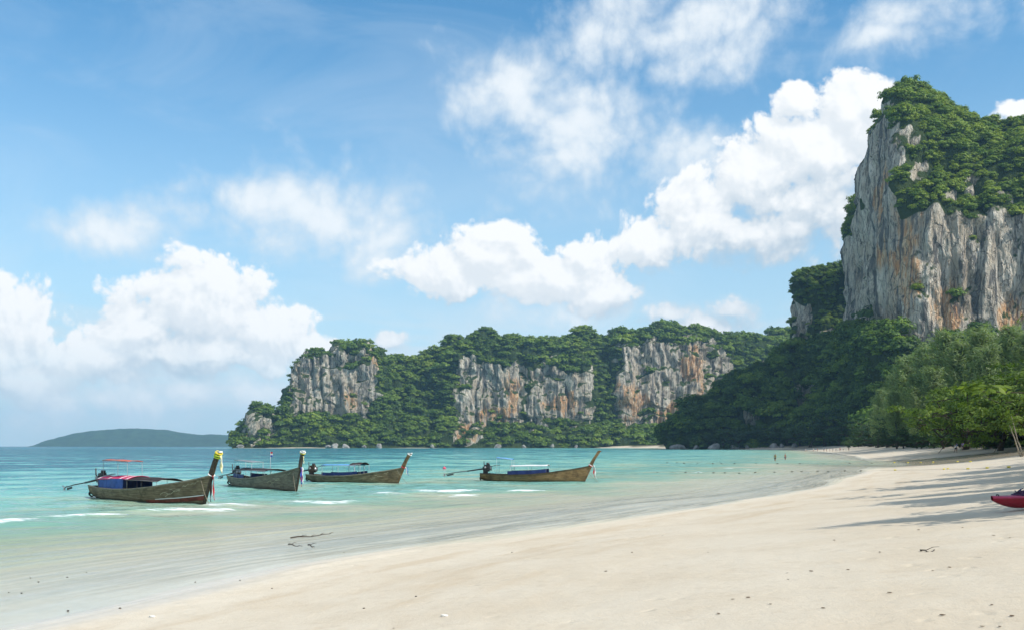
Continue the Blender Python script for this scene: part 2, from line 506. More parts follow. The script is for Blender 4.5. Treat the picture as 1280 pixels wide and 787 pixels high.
def sea_material():
    mt, n = material('sea_water')
    p = pos(n)
    dep = attr(n, 'depth').outputs['Fac']
    foam = attr(n, 'foam').outputs['Fac']
    dist = n.v('LENGTH', p, out=1)
    # waves: crests roughly along the shore, several sizes
    q = n.v('MULTIPLY', p, (0.55, 1.0, 1.0))
    w1 = n.noise(q, 0.55, 3.0, 0.55, 0.4)
    w2 = n.noise(n.v('MULTIPLY', p, (0.7, 1.0, 1.0)), 2.6, 3.0, 0.6)
    w3 = n.noise(n.v('MULTIPLY', p, (0.7, 0.8, 1.0)), 0.13, 4.0, 0.6)
    w4 = n.noise(n.v('MULTIPLY', p, (0.4, 0.8, 1.0)), 0.02, 3.0, 0.6)
    calm = n.step(dep, 0.0, 0.7, 0.10, 1.0)
    h = n.m('ADD', n.m('MULTIPLY', w1, 0.55), n.m('MULTIPLY', w2, 0.05))
    h = n.m('ADD', h, n.m('ADD', n.m('MULTIPLY', w3, 1.9), n.m('MULTIPLY', w4, 3.6)))
    bump = n.n('ShaderNodeBump', {'Height': n.m('MULTIPLY', h, calm), 'Distance': 1.2, 'Strength': 0.9})
    N = bump.outputs[0]
    # the body of the water: pale green over sand, turquoise, then deep blue-green
    patch = n.noise(n.v('MULTIPLY', p, (0.012, 0.03, 1.0)), 1.0, 4.0, 0.6)
    dd = n.m('MULTIPLY', dep, n.m('MULTIPLY', n.step(patch, 0.3, 0.7, 0.7, 1.45), n.step(w3, 0.36, 0.64, 0.5, 1.8)))  # the wave noise shifts the tint too: light and dark of waves in the colour
    ramp = n.n('ShaderNodeValToRGB', {'Fac': n.m('DIVIDE', n.m('POWER', n.m('MAXIMUM', dd, 0.0), 0.5), 3.0)})
    cr = ramp.color_ramp
    cr.elements[0].position, cr.elements[0].color = 0.0, (0.58, 0.60, 0.48, 1)
    cr.elements[1].position, cr.elements[1].color = 1.0, (0.022, 0.125, 0.165, 1)
    for ps, c in ((0.16, (0.56, 0.57, 0.43, 1)), (0.24, (0.37, 0.51, 0.37, 1)), (0.33, (0.24, 0.49, 0.40, 1)), (0.45, (0.195, 0.455, 0.405, 1)), (0.62, (0.080, 0.30, 0.305, 1)), (0.80, (0.030, 0.165, 0.20, 1))):
        e = cr.elements.new(ps)
        e.color = c
    body = n.n('ShaderNodeBsdfDiffuse', {'Color': ramp.outputs[0], 'Normal': N})
    clear = n.n('ShaderNodeBsdfTransparent', {'Color': (0.97, 0.99, 0.98)})
    murk = n.m('SUBTRACT', 1.0, n.m('POWER', 0.17, n.m('MAXIMUM', dep, 0.0)))
    under = n.n('ShaderNodeMixShader', {0: murk, 1: clear.outputs[0], 2: body.outputs[0]})
    gl = n.n('ShaderNodeBsdfGlossy', {'Color': (0.95, 0.97, 1.0), 'Roughness': n.step(dep, 0.0, 0.8, 0.30, 0.07), 'Normal': N})
    lw = n.n('ShaderNodeFresnel', {'IOR': 1.33, 'Normal': N})
    fac = n.m('MULTIPLY', lw.outputs[0], n.m('MULTIPLY', n.step(dep, 0.08, 0.9, 0.20, 0.62), n.step(dep, -0.01, 0.07, 0.15, 1.0)))
    surf = n.n('ShaderNodeMixShader', {0: fac, 1: under.outputs[0], 2: gl.outputs[0]})
    fn = n.noise(n.v('MULTIPLY', p, (0.45, 1.5, 1.0)), 2.2, 6.0, 0.75)
    fm = n.step(n.m('ADD', foam, n.m('MULTIPLY', n.m('SUBTRACT', fn, 0.5), 2.6)), 0.45, 0.95)
    white = n.n('ShaderNodeBsdfDiffuse', {'Color': (0.80, 0.82, 0.82)})
    out = n.n('ShaderNodeMixShader', {0: n.m('MULTIPLY', fm, 0.92), 1: surf.outputs[0], 2: white.outputs[0]})
    n.n('ShaderNodeOutputMaterial', {'Surface': out.outputs[0]})
    return mt


def build_sea():
    rows = np.concatenate([np.arange(7, 72, 0.24), np.geomspace(72, 8800, 210)])
    t = np.linspace(-1, 1, 480)
    half = rows * 0.72 + 12
    half[-60:] = np.maximum(half[-60:], np.linspace(half[-60], 8800, 60))
    X = t[None, :] * half[:, None]
    Yg = np.repeat(rows[:, None], len(t), 1)
    x, y = X.ravel(), Yg.ravel()
    gz, d, s = terrain(x, y)
    depth = np.maximum(-gz, -0.2)
    dist = np.hypot(x, y)
    damp = sstep(depth, 0.05, 0.9) * (1 - sstep(dist, 200, 600))
    z = damp * (0.11 * gnoise(np.stack([d * 0.20, s * 0.05, 0 * d], -1), 41) + 0.085 * gnoise(np.stack([x * 0.35, y * 0.55, 0 * d], -1), 42)
                + 0.04 * gnoise(np.stack([x * 0.9, y * 1.3, 0 * d], -1), 43) * (dist < 90))
    foam = np.zeros_like(x)
    for i, (px, py, L, wd) in enumerate(FOAM):
        fx, fy = px_plane(px, py, 0.0)
        k = int(np.argmin((SHORE[:, 0] - fx) ** 2 + (SHORE[:, 1] - fy) ** 2))
        ax, ay = _seg[min(k, len(_seg) - 1)] / _len[min(k, len(_seg) - 1)]
        # the crests swing round as they run up the sand: half way between the shore line and straight across
        ang = 0.32 * math.atan2(ay, ax) if L < 10 else math.atan2(ay, ax)
        ca, sa = math.cos(ang), math.sin(ang)
        u = (x - fx) * ca + (y - fy) * sa
        v = -(x - fx) * sa + (y - fy) * ca + 0.3 * wd * np.sin(u * 1.7 + i) + 0.06 * u * u / L
        e = np.exp(-((u / (L * 0.5)) ** 4) - (v / (wd * 0.5)) ** 2)
        foam = np.maximum(foam, e * (0.86 if L < 10 else 0.62))
        z = z + (0.11 if L < 10 else 0.0) * np.exp(-((u / (L * 0.6)) ** 2) - ((v - 0.1) / 0.45) ** 2) * sstep(depth, 0.02, 0.3)
    # thin lace of foam at the very edge of the water
    lace = np.exp(-((depth - 0.02) / 0.02) ** 2) * 0.40 * (0.5 + 0.8 * gnoise(np.stack([d * 0.4, s * 0.05, 0 * d], -1), 44)) * (dist < 400)
    foam = np.maximum(foam, np.clip(lace, 0, 1))
    me = mesh_from('sea', np.stack([x, y, z], -1), grid_faces(len(rows), len(t)), mat=sea_material(), attrs={'depth': depth, 'foam': foam})
    tag(link('sea', me), 'clear turquoise sea shallow over sand and blue towards the horizon', 'sea', kind='structure')


build_beach()
build_sea()

# ------------------------------------------------------------------ limestone cliffs and hills
def rock_material():
    mt, n = material('limestone')
    p = pos(n)
    veg = attr(n, 'veg').outputs['Fac']
    stain = attr(n, 'stain').outputs['Fac']
    cav = attr(n, 'cavity').outputs['Fac']
    sv = n.v('MULTIPLY', p, (0.16, 0.16, 0.013))
    sv2 = n.v('MULTIPLY', p, (0.42, 0.42, 0.032))
    st1 = n.noise(sv, 1.0, 5.0, 0.65, 0.6)
    st2 = n.noise(sv2, 1.0, 4.0, 0.6, 0.4)
    blot = n.noise(p, 0.035, 5.0, 0.62)
    col = n.mix(n.step(blot, 0.36, 0.66), (0.50, 0.435, 0.34), (0.70, 0.625, 0.51))
    col = n.mix(n.m('MULTIPLY', n.step(st2, 0.52, 0.68), 0.75), col, (0.78, 0.73, 0.64))
    tan = n.m('MULTIPLY', n.step(n.noise(n.v('MULTIPLY', p, (0.06, 0.06, 0.025)), 1.0, 4.0, 0.6), 0.50, 0.66), 0.55)
    col = n.mix(tan, col, (0.45, 0.335, 0.215))
    orange = n.m('MULTIPLY', n.step(n.m('ADD', stain, n.m('MULTIPLY', n.m('SUBTRACT', st1, 0.5), 1.6)), 0.32, 0.68), 0.92)
    col = n.mix(orange, col, n.mix(n.step(st2, 0.42, 0.6), (0.58, 0.29, 0.12), (0.72, 0.53, 0.34)))
    dark = n.m('MULTIPLY', n.step(st1, 0.50, 0.39), 0.84)
    col = n.mix(dark, col, (0.085, 0.088, 0.092))
    col = n.mix(n.m('MULTIPLY', n.step(st2, 0.42, 0.28), 0.7), col, (0.06, 0.062, 0.066))
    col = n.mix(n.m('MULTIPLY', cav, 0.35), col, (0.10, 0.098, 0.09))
    nz = n.n('ShaderNodeSeparateXYZ', {0: n.n('ShaderNodeNewGeometry').outputs['Normal']}).outputs[2]
    moss = n.m('MAXIMUM', n.step(n.m('ADD', nz, n.m('MULTIPLY', n.m('SUBTRACT', st2, 0.5), 0.6)), 0.30, 0.55), n.step(veg, 0.35, 0.6))
    col = n.mix(moss, col, n.mix(blot, (0.030, 0.050, 0.016), (0.055, 0.080, 0.025)))
    sv3 = n.noise(n.v('MULTIPLY', p, (1.1, 1.1, 0.10)), 1.0, 3.0, 0.6)
    pit = n.noise(n.v('MULTIPLY', p, (0.5, 0.5, 0.4)), 1.0, 4.0, 0.7)
    col = n.mix(n.m('MULTIPLY', n.step(sv3, 0.48, 0.33), n.m('SUBTRACT', 0.75, n.m('MULTIPLY', moss, 0.75))), col, (0.05, 0.05, 0.05))
    col = n.mix(n.m('MULTIPLY', n.step(pit, 0.44, 0.30), n.m('SUBTRACT', 0.6, n.m('MULTIPLY', moss, 0.6))), col, (0.07, 0.068, 0.062))
    ck = n.n('ShaderNodeTexVoronoi', {'Vector': n.v('ADD', n.v('MULTIPLY', p, (0.16, 0.16, 0.055)), n.v('MULTIPLY', n.noise(p, 0.12, 3.0, 0.6, out=1), (0.9, 0.9, 0.5))), 'Scale': 1.0}, feature='DISTANCE_TO_EDGE').outputs[0]
    crack = n.m('MULTIPLY', n.step(ck, 0.0, 0.055, 1.0, 0.0), n.m('SUBTRACT', 1.0, moss))
    col = n.mix(n.m('MULTIPLY', crack, 0.38), col, (0.05, 0.048, 0.045))
    st2 = n.m('SUBTRACT', st2, n.m('MULTIPLY', crack, 0.25))
    h = n.m('ADD', n.m('MULTIPLY', st2, 1.0), n.m('MULTIPLY', n.noise(n.v('MULTIPLY', p, (0.9, 0.9, 0.30)), 1.0, 5.0, 0.65), 0.8))
    bump = n.n('ShaderNodeBump', {'Height': h, 'Distance': 3.4, 'Strength': 0.9})
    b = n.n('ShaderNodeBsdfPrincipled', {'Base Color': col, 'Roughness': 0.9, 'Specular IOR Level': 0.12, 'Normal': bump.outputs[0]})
    n.n('ShaderNodeOutputMaterial', {'Surface': b.outputs[0]})
    return mt


ROCK = rock_material()


def curtain(nodes, nu, nv, seed, amp, rock=(), stain=(), ragged=1.0, patchy=0.35, knob=1.0):
    """A cliff or hill as one continuous surface: a plan line of columns, each with a toe, a talus slope, a wall and a cap.
    node: px, Y, py of talus top, py of wall top, py of crest, depth of talus, depth of wall, depth of cap, depth of back"""
    nodes = np.array(nodes, float)
    u = np.linspace(0, 1, nu)
    arc = np.concatenate([[0], np.cumsum(np.hypot(np.diff(nodes[:, 0]), np.diff(nodes[:, 1]) * 0.6))])
    arc /= arc[-1]
    c = np.stack([np.interp(u, arc, nodes[:, k]) for k in range(nodes.shape[1])], -1)
    # soften the joints of the plan line
    ker = np.ones(5) / 5
    for k in (0, 1, 2, 3, 5, 6, 7, 8):
        pad = np.pad(c[:, k], 2, mode='edge')
        c[:, k] = np.convolve(pad, ker, 'valid')
    px, Y, pt, pw, pc, dt, dw, dc, db = c.T
    zf = lambda py, s: EYE + (HOR - py) / FPX * (Y + s)
    S = np.stack([-np.full(nu, 5.0), 0 * Y, dt, dt + dw, dt + dw + dc * 0.35, dt + dw + dc, dt + dw + dc + db], -1)
    zc = zf(pc, dt + dw + dc)
    zw = zf(pw, dt + dw)
    Z = np.stack([-np.full(nu, 4.0), np.full(nu, 0.8), zf(pt, dt), zw, zw + (zc - zw) * 0.62, zc, zc * 0.80 - 6], -1)
    knots = np.array([0, 0.04, 0.27, 0.70, 0.82, 0.93, 1.0])
    vv = np.linspace(0, 1, nv)
    Sg = np.stack([np.interp(vv, knots, S[i]) for i in range(nu)], 0)
    Zg = np.stack([np.interp(vv, knots, Z[i]) for i in range(nu)], 0)
    X0 = (px - 640) / FPX
    Yg = Y[:, None] + Sg
    Xg = X0[:, None] * Yg
    P = np.stack([Xg, Yg, Zg], -1)

    def normals(P):
        du = np.gradient(P, axis=0)
        dv = np.gradient(P, axis=1)
        N = np.cross(du, dv)
        N /= np.linalg.norm(N, axis=-1, keepdims=True) + 1e-9
        return N
    N = normals(P)
    N[..., 1] = np.where(np.abs(N[..., 1]) < 0.05, -0.05, N[..., 1])
    if (N[..., 1] > 0).mean() > 0.5:
        N = -N
    f = P.reshape(-1, 3)
    # buttresses, gullies, flutes and pockets; all longer upright than across
    big = gnoise(f * [0.013, 0.013, 0.004], seed)
    mid = 1 - np.abs(gnoise(f * [0.032, 0.032, 0.009], seed + 1)) * 2.2
    flu = np.minimum(np.abs(gnoise(f * [0.075, 0.075, 0.017], seed + 2)) * 3.2, 1.2)
    fin = fbm(f * [0.22, 0.22, 0.075], 3, seed + 3)
    led = gnoise(f * [0.02, 0.02, 0.075], seed + 4)
    v = np.tile(vv, nu)
    wall = sstep(v, 0.22, 0.30) * (1 - sstep(v, 0.74, 0.86))
    soft = 0.45 + 0.55 * wall
    wx = f + 9 * np.stack([gnoise(f * 0.04 + 11, seed + 20), gnoise(f * 0.04 + 23, seed + 21), gnoise(f * 0.04 + 37, seed + 22)], -1)
    poc = 1 - np.abs(gnoise(wx * [0.060, 0.060, 0.034], seed + 5)) * 2.2
    poc2 = 1 - np.abs(gnoise(wx * [0.13, 0.13, 0.06], seed + 13)) * 2.2
    hollow = sstep(gnoise(wx * [0.030, 0.030, 0.042], seed + 18), 0.22, 0.42)
    lump = np.abs(gnoise(f * [0.021, 0.021, 0.021], seed + 14)) * 2.4 + np.abs(gnoise(f * 0.055, seed + 15))
    disp = amp * (14 * big * soft + 8.5 * (mid - 0.4) * soft + wall * (5.0 * (flu - 0.6) + knob * (-7.5 * hollow + 5.0 * (poc - 0.4) + 2.6 * (poc2 - 0.4) + 3.4 * led)) + 2.8 * fin * ragged + 1.3 * wall * fbm(f * [0.5, 0.5, 0.16], 2, seed + 16) + (1 - wall) * 9.0 * (lump - 0.6))
    hfade = sstep(v, 0.02, 0.10)
    P2 = f + N.reshape(-1, 3) * (disp * hfade)[:, None]
    # photo row and column of each undisplaced point, used to place the bare rock where the cliff is bare
    colx = np.repeat(px, nv)
    rowy = HOR - (f[:, 2] - EYE) * FPX / f[:, 1]
    rk = np.zeros(len(f))
    jx = 11 * gnoise(f * 0.028, seed + 6) + 8 * gnoise(f * 0.085, seed + 7)
    jy = 18 * gnoise(f * 0.026, seed + 8) + 12 * gnoise(f * 0.08, seed + 9)
    for (cx, cy_, rx, ry) in rock:
        e = 1 - np.maximum(np.abs((colx + jx - cx) / rx), np.abs((rowy + jy - cy_) / ry)) ** 1.0
        rk = np.maximum(rk, e)
    rk = sstep(rk, -0.02, 0.10)
    sn = np.zeros(len(f))
    for (cx, cy_, rx, ry) in stain:
        e = 1.15 - np.hypot((colx + jx - cx) / rx, (rowy + jy - cy_) / ry)
        sn = np.maximum(sn, np.clip(e, 0, 1))
    Pg = P2.reshape(nu, nv, 3)
    N2 = normals(Pg)
    if (N2[..., 1] > 0).mean() > 0.5:
        N2 = -N2
    nz = N2.reshape(-1, 3)[:, 2]
    tuft = fbm(f * [0.03, 0.03, 0.045], 3, seed + 12)
    ledge = sstep(nz + 0.5 * tuft, 0.62, 0.82) * 0.9
    bush = sstep(tuft, patchy, patchy + 0.12) * 0.8
    veg = np.maximum(1 - rk, np.maximum(ledge, bush) * rk)
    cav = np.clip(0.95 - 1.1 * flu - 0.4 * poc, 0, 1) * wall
    return P2, N2.reshape(-1, 3), veg, sn, cav, nu, nv, v


def cliff_object(name, label, cat, data):
    P2, N2, veg, sn, cav, nu, nv, v = data
    F = grid_faces(nu, nv)
    # face the viewer's side outward
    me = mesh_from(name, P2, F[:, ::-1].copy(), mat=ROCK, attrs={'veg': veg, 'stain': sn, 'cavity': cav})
    return tag(link(name, me), label, cat, kind='structure')


# ------------------------------------------------------------------ foliage
def leaf_material(name, dark, mid, light, instanced=True, trans=0.25):
    mt, n = material(name)
    if instanced:
        t = attr(n, 'tint', 'INSTANCER').outputs['Fac']
    else:
        t = n.n('ShaderNodeObjectInfo').outputs['Random']
    p = pos(n)
    rnd = n.n('ShaderNodeNewGeometry').outputs['Random Per Island']
    nz = n.noise(p, 0.05, 3.0, 0.6)
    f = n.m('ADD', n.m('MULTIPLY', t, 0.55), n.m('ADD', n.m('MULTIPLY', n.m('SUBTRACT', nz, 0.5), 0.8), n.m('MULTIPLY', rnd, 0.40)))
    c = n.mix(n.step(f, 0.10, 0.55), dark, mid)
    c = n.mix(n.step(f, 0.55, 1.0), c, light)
    dfs = n.n('ShaderNodeBsdfDiffuse', {'Color': c})
    tr = n.n('ShaderNodeBsdfTranslucent', {'Color': n.mix(1.0, c, (0.9, 1.0, 0.45), 'MULTIPLY')})
    gl = n.n('ShaderNodeBsdfGlossy', {'Color': (0.5, 0.5, 0.5), 'Roughness': 0.55})
    m1 = n.n('ShaderNodeMixShader', {0: trans, 1: dfs.outputs[0], 2: tr.outputs[0]})
    m2 = n.n('ShaderNodeMixShader', {0: 0.05, 1: m1.outputs[0], 2: gl.outputs[0]})
    n.n('ShaderNodeOutputMaterial', {'Surface': m2.outputs[0]})
    return mt


M_JUNGLE = leaf_material('jungle_leaves', (0.040, 0.090, 0.010), (0.130, 0.220, 0.018), (0.290, 0.370, 0.034), True, 0.32)
M_BROAD = leaf_material('broad_leaves', (0.080, 0.135, 0.016), (0.155, 0.230, 0.026), (0.255, 0.325, 0.045), False, 0.45)
M_CASUA = leaf_material('needle_sprays', (0.20, 0.26, 0.10), (0.27, 0.345, 0.145), (0.34, 0.41, 0.20), False, 0.50)
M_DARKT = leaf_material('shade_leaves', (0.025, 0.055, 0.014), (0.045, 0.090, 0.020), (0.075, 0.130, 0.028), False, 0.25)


def quads(c, nrm, ln, wd, r, droop=None):
    """diamond leaves at centres c, facing nrm"""
    k = len(c)
    nrm = nrm / (np.linalg.norm(nrm, axis=1, keepdims=True) + 1e-9)
    if droop is None:
        a = r.normal(size=(k, 3))
    else:
        a = droop
    a = a - nrm * (a * nrm).sum(1, keepdims=True)
    a /= np.linalg.norm(a, axis=1, keepdims=True) + 1e-9
    b = np.cross(nrm, a)
    ln = np.broadcast_to(ln, (k,))[:, None]
    wd = np.broadcast_to(wd, (k,))[:, None]
    v = np.stack([c - a * ln, c + b * wd - nrm * wd * 0.25, c + a * ln, c - b * wd - nrm * wd * 0.25], 1).reshape(-1, 3)
    return v, np.arange(4 * k).reshape(k, 4)


def canopy_proto(name, nsub, nleaf, leaf, seed, flat=0.75, mat=None):
    """a crown of radius 1: uneven lobes of leaves"""
    r = np.random.default_rng(seed)
    cs, ns = [], []
    for i in range(nsub):
        th, ph = r.uniform(0, 2 * math.pi), math.acos(r.uniform(-0.15, 1))
        rad = r.uniform(0.45, 0.85)
        c = np.array([math.sin(ph) * math.cos(th), math.sin(ph) * math.sin(th), math.cos(ph) * flat]) * rad
        rr = r.uniform(0.22, 0.42)
        k = int(nleaf * rr / 0.32)
        d = r.normal(size=(k, 3))
        d[:, 2] = np.abs(d[:, 2]) * 1.0 - 0.25
        d /= np.linalg.norm(d, axis=1, keepdims=True)
        cs.append(c + d * rr * r.uniform(0.55, 1.08, (k, 1)) * [1, 1, 0.8])
        ns.append(d + c * 0.5 + r.normal(scale=0.26, size=(k, 3)) + [0, 0, 0.55])
    c, nn = np.concatenate(cs), np.concatenate(ns)
    v, f = quads(c, nn, leaf * r.uniform(0.7, 1.3, len(c)), leaf * 0.62 * r.uniform(0.7, 1.2, len(c)), r)
    return mesh_from(name, v, f, smooth=False, mat=mat)


SRC = bpy.data.collections.new('leaf_sources')      # never linked to the scene: only read by the scatter


def source(me):
    o = bpy.data.objects.new(me.name, me)
    SRC.objects.link(o)
    return o


FAR_PROTOS = [source(canopy_proto('far_crown', 15, 17, 0.165, 100 + i, mat=M_JUNGLE)) for i in range(4)]
NEAR_PROTOS = [source(canopy_proto('near_crown', 22, 34, 0.105, 200 + i, mat=M_JUNGLE)) for i in range(4)]


def scatter(name, label, pts, scale, tint, protos, cat='vegetation'):
    k = len(pts)
    me = mesh_from(name, pts, [])
    r = np.random.default_rng(k)
    for nm, vals, ty in (('size', scale, 'FLOAT'), ('tint', tint, 'FLOAT'), ('turn', r.uniform(0, 6.283, k), 'FLOAT'), ('pick', r.integers(0, len(protos), k), 'INT')):
        at = me.attributes.new(nm, ty, 'POINT')
        at.data.foreach_set('value', np.asarray(vals, dtype=np.int32 if ty == 'INT' else np.float32))
    o = link(name, me)
    g = bpy.data.node_groups.new(name + '_scatter', 'GeometryNodeTree')
    g.interface.new_socket('Geometry', in_out='INPUT', socket_type='NodeSocketGeometry')
    g.interface.new_socket('Geometry', in_out='OUTPUT', socket_type='NodeSocketGeometry')
    t = NT(g)
    gi = t.n('NodeGroupInput')
    go = t.n('NodeGroupOutput')
    tog = t.n('GeometryNodeGeometryToInstance')
    for pr in reversed(protos):
        oi = t.n('GeometryNodeObjectInfo', {'Object': pr})
        oi.inputs['As Instance'].default_value = True
        t.t.links.new(oi.outputs['Geometry'], tog.inputs[0])

    def named(nm, ty):
        nd = t.n('GeometryNodeInputNamedAttribute', data_type=ty)
        nd.inputs[0].default_value = nm
        return nd.outputs[0]
    rot = t.n('ShaderNodeCombineXYZ', {2: named('turn', 'FLOAT')})
    # points first
    m2p = t.n('GeometryNodeMeshToPoints', {'Mesh': gi.outputs[0], 'Radius': 0.01})
    sc_ = t.n('ShaderNodeCombineXYZ', {0: named('size', 'FLOAT'), 1: named('size', 'FLOAT'), 2: named('size', 'FLOAT')})
    iop = t.n('GeometryNodeInstanceOnPoints', {'Points': m2p.outputs[0], 'Instance': tog.outputs[0], 'Pick Instance': True,
                                              'Instance Index': named('pick', 'INT'), 'Rotation': rot.outputs[0], 'Scale': sc_.outputs[0]})
    t.t.links.new(iop.outputs[0], go.inputs[0])
    md = o.modifiers.new('scatter', 'NODES')
    md.node_group = g
    return tag(o, label, cat, kind='stuff')


def pick_points(data, count, seed, lo, hi, vmin=0.05, vmax=0.97, sink=0.35, bare=0.5):
    """random places on a curtain where things grow"""
    P2, N2, veg, sn, cav, nu, nv, v = data
    r = np.random.default_rng(seed)
    Pg = P2.reshape(nu, nv, 3)
    a = np.linalg.norm(np.cross(Pg[1:, :-1] - Pg[:-1, :-1], Pg[:-1, 1:] - Pg[:-1, :-1]), axis=-1)
    w = a * np.clip(veg.reshape(nu, nv)[:-1, :-1] - bare + 0.5, 0, 1) ** 2
    vg = v.reshape(nu, nv)[:-1, :-1]
    w = w * ((vg > vmin) & (vg < vmax))
    idx = r.choice(w.size, count, p=(w / w.sum()).ravel())
    iu, iv = np.unravel_index(idx, w.shape)
    fu, fv = r.random((count, 1)), r.random((count, 1))
    p = Pg[iu, iv] * (1 - fu) * (1 - fv) + Pg[iu + 1, iv] * fu * (1 - fv) + Pg[iu, iv + 1] * (1 - fu) * fv + Pg[iu + 1, iv + 1] * fu * fv
    n = N2.reshape(nu, nv, 3)[iu, iv]
    steep = 1 - np.clip(n[:, 2], 0, 1)
    onrock = 1 - np.clip(w[iu, iv] / (a[iu, iv] + 1e-9), 0, 1)
    s = r.uniform(lo, hi, count) * (1 - 0.30 * steep) * (1 - 0.35 * onrock)
    s *= 1 + 0.45 * (r.random(count) < 0.10)
    p = p + n * (s * (0.15 - sink * 0.3))[:, None]
    p[:, 2] += s * 0.10
    tint = np.clip(0.5 + 0.7 * fbm(p * 0.012, 2, seed) + r.normal(scale=0.34, size=count), 0, 1)
    return p, s, tint


# the far headland across the bay: tower, saddle, then a long wall of pale faces under a green cap
HEAD = [
    (289, 1312, 553, 552, 550, 4, 3, 5, 20), (300, 1316, 550, 546, 541, 6, 4, 8, 30), (308, 1318, 550, 528, 522, 6, 4, 12, 40), (322, 1322, 545, 520, 514, 8, 5, 18, 50),
    (340, 1328, 535, 524, 519, 20, 8, 25, 60), (356, 1332, 528, 522, 518, 28, 8, 30, 70), (361, 1334, 522, 476, 470, 32, 10, 20, 80), (367, 1336, 518, 458, 451, 34, 10, 22, 90),
    (382, 1338, 517, 449, 443, 36, 10, 28, 100), (402, 1340, 517, 446, 440, 38, 10, 30, 110), (428, 1340, 518, 442, 436, 40, 10, 32, 120), (450, 1344, 520, 440, 434, 42, 12, 32, 120),
    (468, 1350, 522, 450, 440, 44, 14, 34, 120), (482, 1358, 518, 466, 447, 50, 30, 40, 120), (505, 1370, 516, 475, 455, 55, 40, 45, 120), (520, 1376, 516, 468, 443, 55, 36, 45, 120),
    (545, 1384, 520, 462, 437, 52, 34, 45, 120), (565, 1388, 526, 452, 426, 48, 22, 45, 120), (600, 1392, 531, 452, 423, 44, 14, 45, 130), (640, 1398, 530, 456, 426, 44, 12, 45, 130),
    (652, 1406, 528, 462, 430, 52, 18, 45, 130), (665, 1408, 526, 466, 425, 50, 12, 45, 130), (700, 1414, 526, 466, 422, 50, 12, 50, 130), (730, 1420, 526, 462, 418, 52, 16, 50, 130),
    (752, 1440, 524, 460, 421, 66, 30, 50, 130), (764, 1450, 524, 440, 424, 74, 24, 50, 130), (775, 1442, 526, 436, 420, 60, 12, 50, 130), (800, 1446, 528, 428, 413, 58, 10, 50, 140),
    (838, 1452, 530, 424, 408, 56, 10, 50, 140), (870, 1462, 528, 426, 411, 58, 12, 50, 140), (893, 1474, 524, 434, 416, 62, 18, 50, 140), (906, 1482, 520, 446, 421, 62, 16, 50, 140),
    (925, 1500, 515, 455, 424, 64, 40, 50, 140), (950, 1520, 510, 450, 425, 70, 50, 60, 140), (975, 1560, 510, 440, 420, 80, 60, 60, 140), (1000, 1600, 505, 430, 407, 80, 60, 60, 140), (1030, 1640, 500, 425, 404, 80, 60, 60, 140),
    (1080, 1690, 500, 430, 415, 80, 60, 60, 140)]
head = curtain(HEAD, 720, 210, 11, 1.0,
               rock=[(414, 480, 57, 42), (326, 536, 20, 20), (614, 492, 46, 42), (588, 543, 20, 14), (698, 494, 38, 36), (834, 478, 64, 56), (906, 464, 17, 22), (950, 470, 10, 14)],
               stain=[(436, 500, 18, 20), (468, 450, 10, 20), (640, 490, 14, 44), (612, 520, 30, 18), (700, 508, 36, 20), (795, 500, 30, 34), (868, 460, 26, 32), (588, 543, 20, 14), (840, 520, 40, 14)],
               patchy=0.55, knob=0.62)
cliff_object('headland', 'long limestone headland across the bay with pale orange-stained faces', 'headland', head)
p, s, t = pick_points(head, 6400, 5, 3.6, 11.5)
scatter('headland_vegetation', 'dense green jungle covering the long headland across the bay', p, s, np.clip(t + 0.08, 0, 1), FAR_PROTOS)

# the great wall above the beach
WALL = [
    (1070, 930, 505, 330, 322, 10, 8, 60, 120), (1064, 880, 480, 300, 287, 10, 8, 50, 160), (1070, 830, 470, 275, 262, 10, 8, 50, 160), (1082, 790, 468, 262, 249, 10, 8, 55, 160),
    (1084, 755, 468, 236, 226, 10, 8, 55, 160), (1090, 735, 468, 200, 168, 10, 8, 50, 160), (1100, 712, 468, 200, 150, 10, 8, 45, 160), (1108, 690, 468, 215, 128, 9, 8, 45, 160), (1118, 668, 468, 225, 113, 8, 8, 45, 160), (1130, 660, 468, 250, 108, 8, 8, 55, 160),
    (1148, 654, 465, 262, 116, 8, 8, 70, 160), (1170, 650, 460, 268, 128, 8, 8, 80, 160), (1200, 645, 455, 270, 150, 8, 8, 85, 160), (1225, 642, 452, 272, 168, 8, 8, 85, 160), (1250, 638, 450, 268, 162, 8, 8, 85, 160),
    (1290, 632, 445, 262, 150, 8, 8, 85, 160), (1340, 625, 445, 260, 140, 8, 8, 85, 160), (1420, 615, 445, 260, 150, 8, 8, 85, 160), (1540, 600, 450, 300, 200, 8, 8, 85, 160)]
wall = curtain(WALL, 560, 330, 31, 0.62,
               rock=[(1250, 365, 175, 104), (1076, 390, 34, 92), (1096, 240, 22, 84), (1110, 215, 18, 62), (1112, 150, 12, 30), (1150, 205, 11, 14), (1182, 236, 14, 10), (1215, 222, 9, 13), (1256, 240, 14, 12), (1134, 170, 8, 12)],
               stain=[(1135, 320, 20, 90), (1185, 390, 34, 40), (1112, 250, 12, 60), (1260, 400, 22, 40)], patchy=0.40, knob=0.45)
cliff_object('cliff_wall', 'towering grey limestone cliff with streaked face above the beach', 'cliff', wall)
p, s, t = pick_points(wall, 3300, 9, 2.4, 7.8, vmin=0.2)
scatter('cliff_vegetation', 'bright green scrub capping the towering limestone cliff', p, s, np.clip(t + 0.50, 0, 1.25), NEAR_PROTOS)

